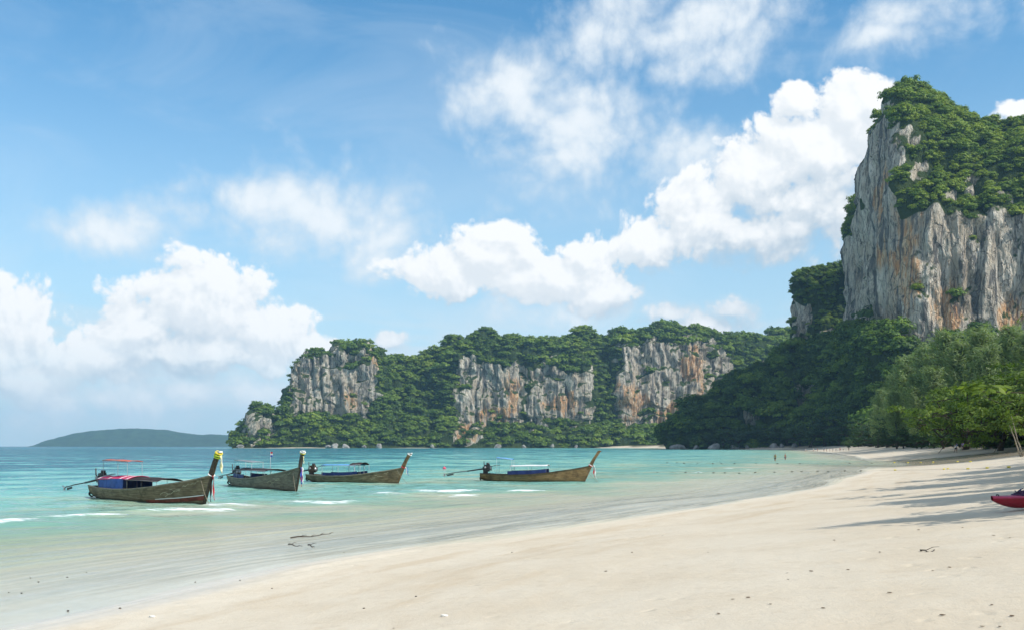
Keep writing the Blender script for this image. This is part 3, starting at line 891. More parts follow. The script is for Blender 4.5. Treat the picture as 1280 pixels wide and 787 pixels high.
# the smaller tower half hidden behind the great wall
TOWER = [(991, 1010, 470, 372, 366, 12, 8, 18, 60), (997, 1000, 470, 352, 344, 12, 8, 22, 70), (1010, 990, 470, 348, 338, 12, 8, 26, 80), (1025, 985, 470, 346, 335, 12, 8, 26, 80), (1050, 985, 470, 346, 334, 12, 8, 26, 80), (1085, 985, 470, 346, 336, 12, 8, 26, 80)]
tower = curtain(TOWER, 130, 190, 51, 0.55, rock=[(1004, 418, 13, 46), (1036, 430, 8, 22)], stain=[], patchy=0.15)
cliff_object('rock_tower', 'small overgrown limestone tower beside the great cliff wall', 'rock tower', tower)
p, s, t = pick_points(tower, 620, 13, 4.0, 6.5, vmin=0.2)
scatter('tower_vegetation', 'scrub covering the small limestone tower', p, s, t, NEAR_PROTOS)

# the wooded hill in the shade below the wall
HILL = [(832, 868, 556, 550, 547, 6, 8, 12, 40), (845, 850, 553, 540, 534, 8, 10, 20, 60), (862, 838, 545, 528, 522, 12, 14, 30, 70), (885, 828, 538, 520, 512, 16, 20, 40, 80), (905, 822, 530, 500, 488, 20, 22, 50, 80),
        (930, 816, 528, 488, 475, 24, 26, 55, 90), (955, 808, 526, 478, 463, 28, 30, 60, 90), (985, 800, 524, 462, 446, 30, 34, 60, 90), (1010, 795, 522, 450, 433, 34, 40, 60, 90), (1045, 735, 522, 448, 430, 34, 34, 40, 40),
        (1075, 672, 522, 444, 421, 34, 26, 24, 10), (1105, 596, 522, 444, 421, 30, 22, 20, 6), (1140, 556, 520, 456, 437, 30, 22, 18, 6), (1200, 540, 520, 460, 442, 30, 22, 18, 6), (1290, 525, 516, 465, 446, 30, 22, 18, 6), (1420, 510, 516, 465, 446, 30, 22, 18, 6)]
hill = curtain(HILL, 330, 120, 71, 1.15, rock=[(942, 506, 12, 22), (1003, 500, 9, 17), (1018, 478, 8, 12)], stain=[], patchy=0.9)
cliff_object('wooded_hill', 'steep wooded hill in deep shade below the cliff wall', 'hill', hill)
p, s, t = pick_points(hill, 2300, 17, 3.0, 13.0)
scatter('hill_vegetation', 'dark shaded forest covering the hill below the cliff', p, s, np.clip(t * 1.2 - 0.35, 0, 1), NEAR_PROTOS)  # tint lowered so that part of the cliff's shade is in the leaf colour

# far islands on the horizon
def far_island(name, label, prof, Y, depth, seed, count):
    prof = np.array(prof, float)
    nu, nv = 260, 40
    px = np.linspace(prof[0, 0], prof[-1, 0], nu)
    top = EYE + (HOR - np.interp(px, prof[:, 0], prof[:, 1])) / FPX * Y
    vv = np.linspace(0, 1, nv)
    shape = np.sin(np.clip(vv, 0, 1) * math.pi) ** 0.8
    X = ((px - 640) / FPX * Y)[:, None] + 0 * vv[None, :]
    Yg = Y + (vv[None, :] - 0.5) * depth + 0 * X
    Z = -3 + (top[:, None] + 3) * shape[None, :]
    P = np.stack([X, Yg, Z], -1).reshape(-1, 3)
    P[:, 2] += (P[:, 2] > 4) * (7 * gnoise(P * 0.006, seed) + 5 * gnoise(P * 0.02, seed + 1) + 3 * gnoise(P * 0.05, seed + 2))
    me = mesh_from(name, P, grid_faces(nu, nv), mat=M_FAR)
    return tag(link(name, me), label, 'island', kind='structure')


M_FAR = simple_mat('far_woodland', (0.045, 0.075, 0.028), 0.95, 0.4, 0.02, 0.0, spec=0.05)
far_island('far_island', 'low wooded island hazy blue on the horizon', [(70, 557), (74, 551), (80, 546), (100, 541), (120, 538), (150, 535.5), (180, 535), (205, 537), (230, 541), (250, 543.5), (270, 542.5), (300, 543), (330, 547), (360, 557)], 6900, 900, 91, 0)

# ------------------------------------------------------------------ trees one can tell apart
def tube(path, radii, nseg=7, cap=True):
    path = [Vector(p) for p in path]
    V, F = [], []
    up = Vector((0.13, 0.21, 0.97))
    for i, p in enumerate(path):
        a = path[max(i - 1, 0)]
        b = path[min(i + 1, len(path) - 1)]
        t = (b - a).normalized()
        if abs(t.dot(up)) > 0.97:
            up = Vector((1, 0, 0.1))
        x = t.cross(up).normalized()
        y = t.cross(x).normalized()
        for k in range(nseg):
            q = 2 * math.pi * k / nseg
            V.append(p + (x * math.cos(q) + y * math.sin(q)) * radii[i])
    n = len(path)
    for i in range(n - 1):
        for k in range(nseg):
            F.append((i * nseg + k, i * nseg + (k + 1) % nseg, (i + 1) * nseg + (k + 1) % nseg, (i + 1) * nseg + k))
    if cap:
        F.append(tuple(range(nseg))[::-1])
        F.append(tuple(range((n - 1) * nseg, n * nseg)))
    return V, F


def join(parts):
    V, F = [], []
    for v, f in parts:
        o = len(V)
        V += list(v)
        F += [tuple(i + o for i in t) for t in f]
    return V, F


M_BARK = simple_mat('bark', (0.10, 0.078, 0.058), 0.9, 0.5, 8.0, 0.5, spec=0.1)
M_PALE_BARK = simple_mat('pale_bark', (0.36, 0.32, 0.26), 0.85, 0.3, 6.0, 0.4, spec=0.1)


def limb(r, a, b, ra, rb, wob=0.12, k=5):
    a, b = np.array(a, float), np.array(b, float)
    L = np.linalg.norm(b - a)
    pts = [a + (b - a) * i / (k - 1) + (r.normal(size=3) * wob * L * 0.25 if 0 < i < k - 1 else 0) for i in range(k)]
    return pts, [ra + (rb - ra) * i / (k - 1) for i in range(k)]


def casuarina_meshes(seed, H=20.0, nb=64, spread=0.24):
    """feathery, upright: sprays of drooping needles along rising branches; unit is metres at height H"""
    r = np.random.default_rng(seed)
    parts, cs, ns, dr, ln = [], [], [], [], []
    lean = r.normal(scale=0.03, size=2) * H
    pth = [np.array([lean[0] * t + 0.25 * math.sin(t * 5 + seed), lean[1] * t + 0.25 * math.cos(t * 4), H * t]) for t in np.linspace(0, 0.97, 9)]
    parts.append(tube(pth, list(np.linspace(0.32, 0.04, 9)), 7))
    for i in range(nb):
        t = 0.14 + 0.84 * (i / nb) ** 0.9
        base = np.array([np.interp(t, np.linspace(0, 0.97, 9), [q[k] for q in pth]) for k in range(3)])
        th = i * 2.4 + r.uniform(-0.4, 0.4)
        L = H * spread * (1.15 - t) ** 0.6 * r.uniform(0.65, 1.15)
        el = r.uniform(0.45, 1.0)
        tip = base + np.array([math.cos(th) * math.cos(el), math.sin(th) * math.cos(el), math.sin(el)]) * L
        pts, rad = limb(r, base, tip, 0.07, 0.015, 0.2, 4)
        parts.append(tube(pts, rad, 4, False))
        for q in range(9):
            f = r.uniform(0.25, 1.05)
            c0 = base + (tip - base) * f
            k = 7
            off = r.normal(size=(k, 3)) * 0.42
            cs.append(c0 + off)
            dirv = (tip - base) / L + r.normal(size=(k, 3)) * 0.55 + [0, 0, 0.15]
            dr.append(dirv)
            ns.append(r.normal(size=(k, 3)) * 0.6 + off * 1.5 + [0, 0, 0.95])
            ln.append(r.uniform(0.35, 0.75, k))
    c, nn, dd, l = map(np.concatenate, (cs, ns, dr, ln))
    v, f = quads(c, nn, l, 0.09, r, dd)
    V, F = join(parts)
    return mesh_from('casuarina_trunk', V, F, mat=M_BARK), mesh_from('casuarina_crown', v, f, False, M_CASUA)


def broadleaf_meshes(seed, H=10.0, width=0.55, mat=None, leaf=0.26, dens=62, bole=0.28):
    """rounded, layered crown with boughs that fork"""
    r = np.random.default_rng(seed)
    parts, cs, ns = [], [], []
    fork = np.array([r.normal() * 0.3, r.normal() * 0.3, H * bole])
    pts, rad = limb(r, (0, 0, -0.4), fork, 0.034 * H, 0.024 * H, 0.1)
    parts.append(tube(pts, rad, 8))
    nb = 8
    tips = []
    for i in range(nb):
        th = i * 2.4 + r.uniform(-0.3, 0.3)
        el = r.uniform(0.25, 1.25)
        L = H * (0.62 if el > 0.9 else width) * r.uniform(0.7, 1.0)
        tip = fork + np.array([math.cos(th) * math.cos(el), math.sin(th) * math.cos(el), math.sin(el) * 0.95]) * L
        pts, rad = limb(r, fork, tip, 0.016 * H, 0.004 * H, 0.25)
        parts.append(tube(pts, rad, 5, False))
        for j in range(6):
            t2 = r.uniform(0.4, 1.0)
            b2 = fork + (tip - fork) * t2
            tp = b2 + r.normal(size=3) * H * 0.13 + [0, 0, H * 0.05]
            pts, rad = limb(r, b2, tp, 0.006 * H, 0.002 * H, 0.2, 3)
            parts.append(tube(pts, rad, 4, False))
            tips.append(tp)
        tips.append(tip)
    ctr = fork + [0, 0, H * 0.18]
    for tp in tips:
        k = int(dens * r.uniform(0.6, 1.3))
        d = r.normal(size=(k, 3))
        d /= np.linalg.norm(d, axis=1, keepdims=True)
        d[:, 2] = np.where(d[:, 2] < -0.3, -d[:, 2], d[:, 2])
        rr = H * r.uniform(0.06, 0.115)
        cs.append(tp + d * rr * r.uniform(0.35, 1.1, (k, 1)) * [1.25, 1.25, 0.75])
        ns.append(d + (tp - ctr) / H + r.normal(size=(k, 3)) * 0.5 + [0, 0, 0.55])
    c, nn = np.concatenate(cs), np.concatenate(ns)
    v, f = quads(c, nn, leaf * r.uniform(0.7, 1.25, len(c)), leaf * 0.5 * r.uniform(0.8, 1.2, len(c)), r)
    V, F = join(parts)
    return mesh_from('tree_trunk', V, F, mat=M_BARK), mesh_from('tree_crown', v, f, False, mat)


CAS = [casuarina_meshes(300 + i, 20.0, 62 + 6 * i, 0.24 + 0.03 * i) for i in range(3)]
BRD = [broadleaf_meshes(320 + i, 10.0, 0.60, M_BROAD, 0.23, 78, 0.14) for i in range(3)]
DRK = [broadleaf_meshes(340 + i, 10.0, 0.50, M_DARKT, 0.25, 60, 0.2) for i in range(3)]


def place_tree(name, meshes, k, x, y, h, ref, label, group, rz, wide=1.0, z=None):
    trunk, crown = meshes[k % len(meshes)]
    e = empty(name, (x, y, (zat(x, y) if z is None else z)), rz)
    s = h / ref
    e.scale = (s * wide, s * wide, s)
    tag(e, label, 'tree', group)
    link('trunk', trunk, e)
    link('crown', crown, e)
    return e


tr = random.Random(4)
G_CAS, G_BRD, G_DRK = 'feathery trees behind the beach', 'bright broadleaf trees beside the beach', 'dark trees along the foot of the hill'


def tree_px(px, Y, top):
    x = (px - 640) / FPX * Y
    z = zat(x, Y)
    return x, Y, EYE + (HOR - top) / FPX * Y - z


n_t = 0
for (px, Y, top) in [(1098, 430, 488), (1112, 400, 470), (1128, 385, 448), (1140, 350, 470), (1150, 370, 436), (1163, 340, 446), (1178, 345, 424), (1192, 330, 418), (1205, 315, 430), (1218, 320, 412),
                     (1232, 300, 416), (1246, 310, 420), (1258, 290, 410), (1272, 300, 424), (1288, 280, 415), (1306, 275, 420), (1170, 300, 462), (1120, 340, 490), (1146, 300, 486), (1225, 280, 436), (1330, 270, 420), (1360, 265, 425)]:
    x, y, h = tree_px(px, Y, top)
    place_tree('casuarina_tree', CAS, n_t, x, y, h, 20.0, 'tall feathery grey-green casuarina behind the beach under the cliff', G_CAS, tr.uniform(0, 6.28), 1.15)
    n_t += 1
for (px, Y, top) in [(1208, 205, 474), (1236, 190, 458), (1264, 180, 450), (1292, 172, 446), (1330, 165, 450), (1250, 165, 480), (1284, 155, 470), (1222, 220, 490), (1305, 150, 480)]:
    x, y, h = tree_px(px, Y, top)
    place_tree('broadleaf_tree', BRD, n_t, x, y, h, 7.9, 'wide bright yellow-green broadleaf tree at the back of the beach', G_BRD, tr.uniform(0, 6.28), 1.15)
    n_t += 1
for (px, Y, top) in [(1012, 760, 520), (1030, 735, 515), (1048, 700, 530), (1052, 720, 508), (1070, 640, 515), (1083, 560, 520), (1090, 500, 518), (1103, 460, 515), (1115, 420, 520), (1132, 380, 516), (1148, 345, 520), (1160, 320, 512), (1176, 300, 518), (1190, 275, 512),
                     (1180, 250, 528), (1200, 240, 524), (1215, 235, 520), (1168, 270, 530), (1232, 225, 522), (1250, 215, 520), (1270, 210, 516), (1290, 205, 512), (1130, 330, 534), (1152, 290, 536), (1108, 400, 534),
                     (1000, 790, 530), (985, 800, 526), (965, 808, 528), (945, 815, 532), (925, 818, 530), (905, 822, 534), (885, 830, 538), (865, 840, 543), (848, 852, 549)]:
    x, y, h = tree_px(px, Y, top)
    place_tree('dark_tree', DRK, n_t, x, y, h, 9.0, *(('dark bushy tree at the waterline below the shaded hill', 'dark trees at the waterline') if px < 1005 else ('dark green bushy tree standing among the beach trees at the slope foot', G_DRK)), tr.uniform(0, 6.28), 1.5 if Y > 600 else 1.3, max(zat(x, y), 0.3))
    n_t += 1

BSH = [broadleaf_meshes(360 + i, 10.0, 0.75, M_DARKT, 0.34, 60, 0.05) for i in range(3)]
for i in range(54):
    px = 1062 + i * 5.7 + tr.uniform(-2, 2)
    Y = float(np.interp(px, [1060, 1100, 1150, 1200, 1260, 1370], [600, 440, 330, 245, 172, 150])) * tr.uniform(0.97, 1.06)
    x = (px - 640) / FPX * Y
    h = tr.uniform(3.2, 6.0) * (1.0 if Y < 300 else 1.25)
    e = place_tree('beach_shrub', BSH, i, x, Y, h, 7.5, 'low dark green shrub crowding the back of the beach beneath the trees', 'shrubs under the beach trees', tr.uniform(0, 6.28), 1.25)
    e['category'] = 'shrub'

# trees on the near beach, just out of the picture, whose shadows lie across the sand
for i, (x, y, h, wide, kind) in enumerate([(17.0, 19.0, 8.6, 1.2, 0), (21.5, 23.5, 9.0, 1.0, 1), (24.0, 27.0, 11.0, 1.3, 0), (29.5, 31.5, 12.5, 1.3, 0), (34.0, 38.0, 11.0, 1.1, 1), (38.0, 45.0, 15.0, 1.5, 0), (44.0, 53.0, 14.0, 1.3, 1),
                                           (51.0, 62.0, 17.0, 1.6, 0), (60.0, 72.0, 15.0, 1.4, 1), (72.0, 90.0, 18.5, 1.5, 0), (84.0, 110.0, 18.0, 1.5, 1)]):
    place_tree('beach_casuarina' if kind == 0 else 'beach_almond_tree', CAS if kind == 0 else BRD, i, x, y, h, 20.0 if kind == 0 else 9.2,
               'tall casuarina on the open sand casting a long shadow' if kind == 0 else 'spreading broadleaf tree on the open sand casting a wide shadow', 'shade trees along the upper beach' if kind == 0 else 'almond trees along the upper beach', i * 1.3, wide * 1.2)

# two bare pale trunks leaning out over the sand
r_ = np.random.default_rng(77)
for k, (p0, p1, lab) in enumerate((((1279, 548), (1256, 519), 'slender pale tree trunk leaning over the sand with a leafy tip'), ((1277, 549), (1254, 531), 'shorter pale trunk leaning lower beside the slender one'))):
    Y = 118.0
    a = np.array([(p0[0] - 640) / FPX * Y, Y, EYE + (HOR - p0[1]) / FPX * Y])
    a[2] = zat(a[0], a[1]) - 0.2
    b = np.array([(p1[0] - 640) / FPX * Y, Y - 1.5, EYE + (HOR - p1[1]) / FPX * Y])
    e = tag(empty('leaning_tree', a), lab, 'tree')
    pts, rad = limb(r_, (0, 0, 0), b - a, 0.10, 0.04, 0.025, 6)
    V, F = tube(pts, rad, 7)
    link('trunk', mesh_from('leaning_trunk', V, F, mat=M_PALE_BARK), e)
    c = (b - a) + r_.normal(size=(150 - 60 * k, 3)) * [0.45, 0.45, 0.5] - [0.2, 0, 0.15]
    v, f = quads(c, r_.normal(size=c.shape) + [0, 0, 0.6], 0.17, 0.07, r_)
    link('crown', mesh_from('leaning_crown', v, f, False, M_BROAD), e)

# ------------------------------------------------------------------ rocks at the water's edge
M_BOULDER = simple_mat('boulder', (0.33, 0.315, 0.29), 0.9, 0.55, 0.5, 0.5, spec=0.1)


def boulder_mesh(seed):
    bm = bmesh.new()
    bmesh.ops.create_icosphere(bm, subdivisions=4, radius=1.0)
    co = np.array([v.co[:] for v in bm.verts])
    k = 1 + 0.34 * gnoise(co * 1.1 + seed * 7.3, seed) + 0.18 * (1 - 2 * np.abs(gnoise(co * 2.4 + seed, seed + 1))) + 0.06 * gnoise(co * 6 + seed, seed + 2)
    for v, c, s in zip(bm.verts, co, k):
        v.co = Vector(c * s * [1.25, 0.9, 0.72])
    me = bpy.data.meshes.new('boulder')
    bm.to_mesh(me)
    bm.free()
    me.polygons.foreach_set('use_smooth', np.ones(len(me.polygons), dtype=bool))
    me.materials.append(M_BOULDER)
    return me


BOULD = [boulder_mesh(i) for i in range(4)]
for i, (px, Y, w) in enumerate([(846, 838, 8), (852, 834, 6), (893, 812, 9), (918, 808, 5), (934, 806, 4), (870, 822, 4), (968, 792, 7), (978, 788, 5), (993, 778, 5)]):
    x = (px - 640) / FPX * Y
    o = link('boulder', BOULD[i % 4])
    o.location = (x, Y, 1.2)
    o.scale = (w / 2, w / 2, w / 2.2)
    o.rotation_euler = (0.2 * i, 0.15 * i, i * 1.9)
    tag(o, 'grey limestone boulder at the waterline under the shaded wooded hill', 'boulder', 'boulders below the shaded hill')
for i, (px, Y, w) in enumerate([(300, 1306, 8), (410, 1322, 7), (418, 1321, 10), (432, 1322, 8), (455, 1326, 5), (474, 1330, 9), (540, 1362, 6), (622, 1384, 8), (655, 1392, 6), (690, 1398, 7), (720, 1408, 5)]):
    x = (px - 640) / FPX * Y
    o = link('shore_rock', BOULD[(i + 2) % 4])
    o.location = (x, Y, 1.5)
    o.scale = (w / 2, w / 2, w / 2)
    o.rotation_euler = (0.3 * i, 0.1 * i, i * 2.3)
    tag(o, 'pale boulder at the foot of the far headland across the bay', 'boulder', 'boulders below the far headland')

# ------------------------------------------------------------------ longtail boats
def wood_mat(name, c1, c2, c3):
    mt, n = material(name)
    tc = n.n('ShaderNodeTexCoord').outputs['Object']
    grain = n.noise(n.v('MULTIPLY', tc, (0.6, 5.0, 7.0)), 2.0, 5.0, 0.65)
    blot = n.noise(tc, 1.6, 4.0, 0.6)
    z = n.n('ShaderNodeSeparateXYZ', {0: tc}).outputs[2]
    seam = n.m('FRACT', n.m('MULTIPLY', n.m('ADD', z, n.m('MULTIPLY', n.m('SUBTRACT', blot, 0.5), 0.05)), 5.2))
    c = n.mix(n.step(grain, 0.35, 0.66), c1, c2)
    c = n.mix(n.m('MULTIPLY', n.step(blot, 0.50, 0.68), 0.7), c, c3)
    line = n.m('MULTIPLY', n.step(seam, 0.90, 0.97), 0.6)
    c = n.mix(line, c, tuple(k * 0.3 for k in c1))
    wetl = n.step(z, 0.02, 0.12, 0.75, 0.0)
    c = n.mix(wetl, c, (0.035, 0.035, 0.022))
    bump = n.n('ShaderNodeBump', {'Height': n.m('SUBTRACT', grain, n.m('MULTIPLY', line, 1.5)), 'Distance': 0.012, 'Strength': 0.6})
    b = n.n('ShaderNodeBsdfPrincipled', {'Base Color': c, 'Roughness': 0.62, 'Specular IOR Level': 0.3, 'Normal': bump.outputs[0]})
    n.n('ShaderNodeOutputMaterial', {'Surface': b.outputs[0]})
    return mt


W_OLIVE = wood_mat('weathered_olive_wood', (0.115, 0.085, 0.048), (0.235, 0.185, 0.110), (0.055, 0.045, 0.024))
W_BROWN = wood_mat('weathered_brown_wood', (0.165, 0.10, 0.042), (0.29, 0.185, 0.085), (0.075, 0.046, 0.024))
W_GREY = wood_mat('weathered_grey_wood', (0.135, 0.105, 0.07), (0.25, 0.215, 0.155), (0.07, 0.058, 0.04))
W_DARK = wood_mat('dark_wood', (0.055, 0.038, 0.025), (0.085, 0.060, 0.038), (0.04, 0.028, 0.02))
W_RAIL = simple_mat('sun_bleached_rail', (0.30, 0.25, 0.18), 0.7, 0.45, 5.0, 0.3, stretch=(0.5, 4, 4))
M_RED_KEEL = simple_mat('red_keel_paint', (0.20, 0.045, 0.030), 0.6, 0.5, 4.0, 0.2)
M_WHITE = simple_mat('white_paint', (0.72, 0.72, 0.70), 0.5, 0.15, 5.0)
M_ENGINE = simple_mat('oily_black_engine', (0.028, 0.028, 0.030), 0.45, 0.5, 9.0, 0.3, spec=0.5)
M_STEEL = simple_mat('dull_steel', (0.38, 0.38, 0.38), 0.4, 0.4, 12.0, 0.2, metal=0.8)
M_SHAFT = simple_mat('greasy_shaft', (0.05, 0.055, 0.055), 0.5, 0.4, 8.0, spec=0.5)
M_BLUE = simple_mat('blue_tarpaulin', (0.030, 0.095, 0.36), 0.55, 0.35, 3.0, 0.3)
M_DEEP_BLUE = simple_mat('dark_blue_tarpaulin', (0.022, 0.045, 0.17), 0.6, 0.35, 3.0, 0.3)
M_SKY_BLUE = simple_mat('sky_blue_canvas', (0.12, 0.36, 0.66), 0.6, 0.2, 3.0, 0.2)
M_CORAL = simple_mat('coral_awning', (0.58, 0.13, 0.085), 0.7, 0.2, 4.0, 0.2)
M_BLACK_CLOTH = simple_mat('dark_canvas', (0.045, 0.028, 0.028), 0.8, 0.4, 4.0, 0.3)
M_PINK = simple_mat('pink_cloth', (0.62, 0.045, 0.14), 0.7, 0.15, 3.0)
M_RED = simple_mat('red_cloth', (0.60, 0.035, 0.045), 0.7, 0.15, 3.0)
M_WCLOTH = simple_mat('white_cloth', (0.80, 0.79, 0.76), 0.75, 0.1, 3.0)
M_YCLOTH = simple_mat('pale_yellow_cloth', (0.78, 0.74, 0.42), 0.75, 0.1, 3.0)
M_LIME = simple_mat('lime_garland', (0.50, 0.66, 0.06), 0.7, 0.35, 20.0, 0.3)
M_YELLOW = simple_mat('yellow_garland', (0.78, 0.62, 0.06), 0.7, 0.3, 20.0, 0.3)
M_BCLOTH = simple_mat('blue_cloth', (0.05, 0.10, 0.48), 0.7, 0.2, 3.0)
M_POLE = simple_mat('grey_pole', (0.30, 0.31, 0.31), 0.45, 0.3, 6.0, metal=0.3)
M_WPOLE = simple_mat('white_pole', (0.48, 0.50, 0.52), 0.45, 0.15, 6.0)
M_RUBBER = simple_mat('black_rubber', (0.03, 0.03, 0.03), 0.75, 0.3, 6.0)


def part(name, VF, mat, parent, smooth=True):
    V, F = VF
    me = mesh_from(name, V, F, smooth, mat)
    return link(name, me, parent)


def box(c, s, rz=0.0, tilt=0.0):
    m = Matrix.Translation(Vector(c)) @ Matrix.Rotation(rz, 4, 'Z') @ Matrix.Rotation(tilt, 4, 'Y')
    V = [m @ Vector((x * s[0] / 2, y * s[1] / 2, z * s[2] / 2)) for x in (-1, 1) for y in (-1, 1) for z in (-1, 1)]
    F = [(0, 1, 3, 2), (4, 6, 7, 5), (0, 4, 5, 1), (2, 3, 7, 6), (0, 2, 6, 4), (1, 5, 7, 3)]
    return V, F


def loft(rings, closed=False, caps=False):
    n = len(rings[0])
    V = [p for r in rings for p in r]
    F = []
    for i in range(len(rings) - 1):
        for k in range(n if closed else n - 1):
            a, b = i * n + k, i * n + (k + 1) % n
            F.append((a, b, b + n, a + n))
    if caps:
        F.append(tuple(range(n))[::-1])
        F.append(tuple(range((len(rings) - 1) * n, len(rings) * n)))
    return V, F


def sheet(fn, nu, nv, th=0.012):
    """a thin cloth or board with both faces: fn(u, v) -> point"""
    top = [[Vector(fn(u / (nu - 1), v / (nv - 1))) for v in range(nv)] for u in range(nu)]
    V = [p for r in top for p in r] + [p - Vector((0, 0, th)) for r in top for p in r]
    n = nu * nv
    F = []
    for u in range(nu - 1):
        for v in range(nv - 1):
            a = u * nv + v
            q = (a, a + 1, a + nv + 1, a + nv)
            F.append(q[::-1])
            F.append(tuple(i + n for i in q))
    rim = [v for v in range(nv)] + [u * nv + nv - 1 for u in range(1, nu)] + [(nu - 1) * nv + v for v in range(nv - 2, -1, -1)] + [u * nv for u in range(nu - 2, 0, -1)]
    for i in range(len(rim)):
        a, b = rim[i], rim[(i + 1) % len(rim)]
        F.append((a, b, b + n, a + n))
    return V, F


def ribbon(path, w, rnd, th=0.01):
    """a hanging strip of cloth along a path, with a twist"""
    rings = []
    for i, p in enumerate(path):
        a = rnd * 3 + i * 0.5
        d = Vector((math.cos(a), math.sin(a), 0)) * w * (0.6 + 0.4 * math.cos(i * 1.1 + rnd))
        e = Vector((-math.sin(a), math.cos(a), 0)) * th
        p = Vector(p)
        rings.append([p - d - e, p + d - e, p + d + e, p - d + e])
    return loft(rings, True, True)


def torus(c, R0, r0, n=18, m=7, tilt=0.0):
    mt = Matrix.Translation(Vector(c)) @ Matrix.Rotation(tilt, 4, 'Y')
    V, F = [], []
    for i in range(n):
        a = 2 * math.pi * i / n
        rr = r0 * (1 + 0.25 * math.sin(i * 5))
        for k in range(m):
            b = 2 * math.pi * k / m
            V.append(mt @ Vector(((R0 + rr * math.cos(b)) * math.cos(a), (R0 + rr * math.cos(b)) * math.sin(a), rr * math.sin(b))))
    for i in range(n):
        for k in range(m):
            F.append((i * m + k, ((i + 1) % n) * m + k, ((i + 1) % n) * m + (k + 1) % m, i * m + (k + 1) % m))
    return V, F


class Boat:
    """hull shape of a longtail boat; x runs from the stern to the bow, z = 0 is the water"""
    def __init__(self, L, beam=0.95, sheer=1.0, bow=1.22):
        self.L, self.beam, self.bow = L, beam, bow
        self.tt = np.linspace(0, 1, 33)

    def zs(self, t):
        return float(np.interp(t, [0, 0.12, 0.3, 0.5, 0.7, 0.85, 0.94, 1.0], [0.60, 0.53, 0.50, 0.55, 0.71, 0.92, 1.10, 1.24]) * self.bow / 1.22)

    def hb(self, t):
        return float(np.interp(t, [0, 0.1, 0.3, 0.5, 0.7, 0.85, 0.95, 1.0], [0.52, 0.64, 0.88, 0.95, 0.80, 0.50, 0.20, 0.05]) / 0.95 * self.beam)

    def zk(self, t):
        return float(np.interp(t, [0, 0.07, 0.2, 0.5, 0.85, 1.0], [0.10, -0.10, -0.28, -0.36, -0.34, -0.30]))

    def pt(self, t, k, side, inset=0.0):
        """k = 0 keel .. 1 sheer"""
        zk, zs, b = self.zk(t), self.zs(t), max(self.hb(t) - inset, 0.012)
        w = np.interp(k, [0, 0.25, 0.5, 0.75, 1], [0.0, 0.62, 0.84, 0.94, 1.0])
        z = zk + (zs - zk) * np.interp(k, [0, 0.25, 0.5, 0.75, 1], [0.0, 0.13, 0.38, 0.68, 1.0])
        rake = 0.42 * sst(t, 0.72, 1.0) * (z + 0.3)
        return Vector((t * self.L + rake, side * w * b, z + inset * (1 - k) * 1.5))

    def rail(self, t, side=0.0, off=0.0, dz=0.0):
        p = self.pt(t, 1.0, 1)
        return Vector((p.x, side * (self.hb(t) + off), p.z + dz))


def sst(x, a, b):
    t = min(max((x - a) / (b - a), 0), 1)
    return t * t * (3 - 2 * t)


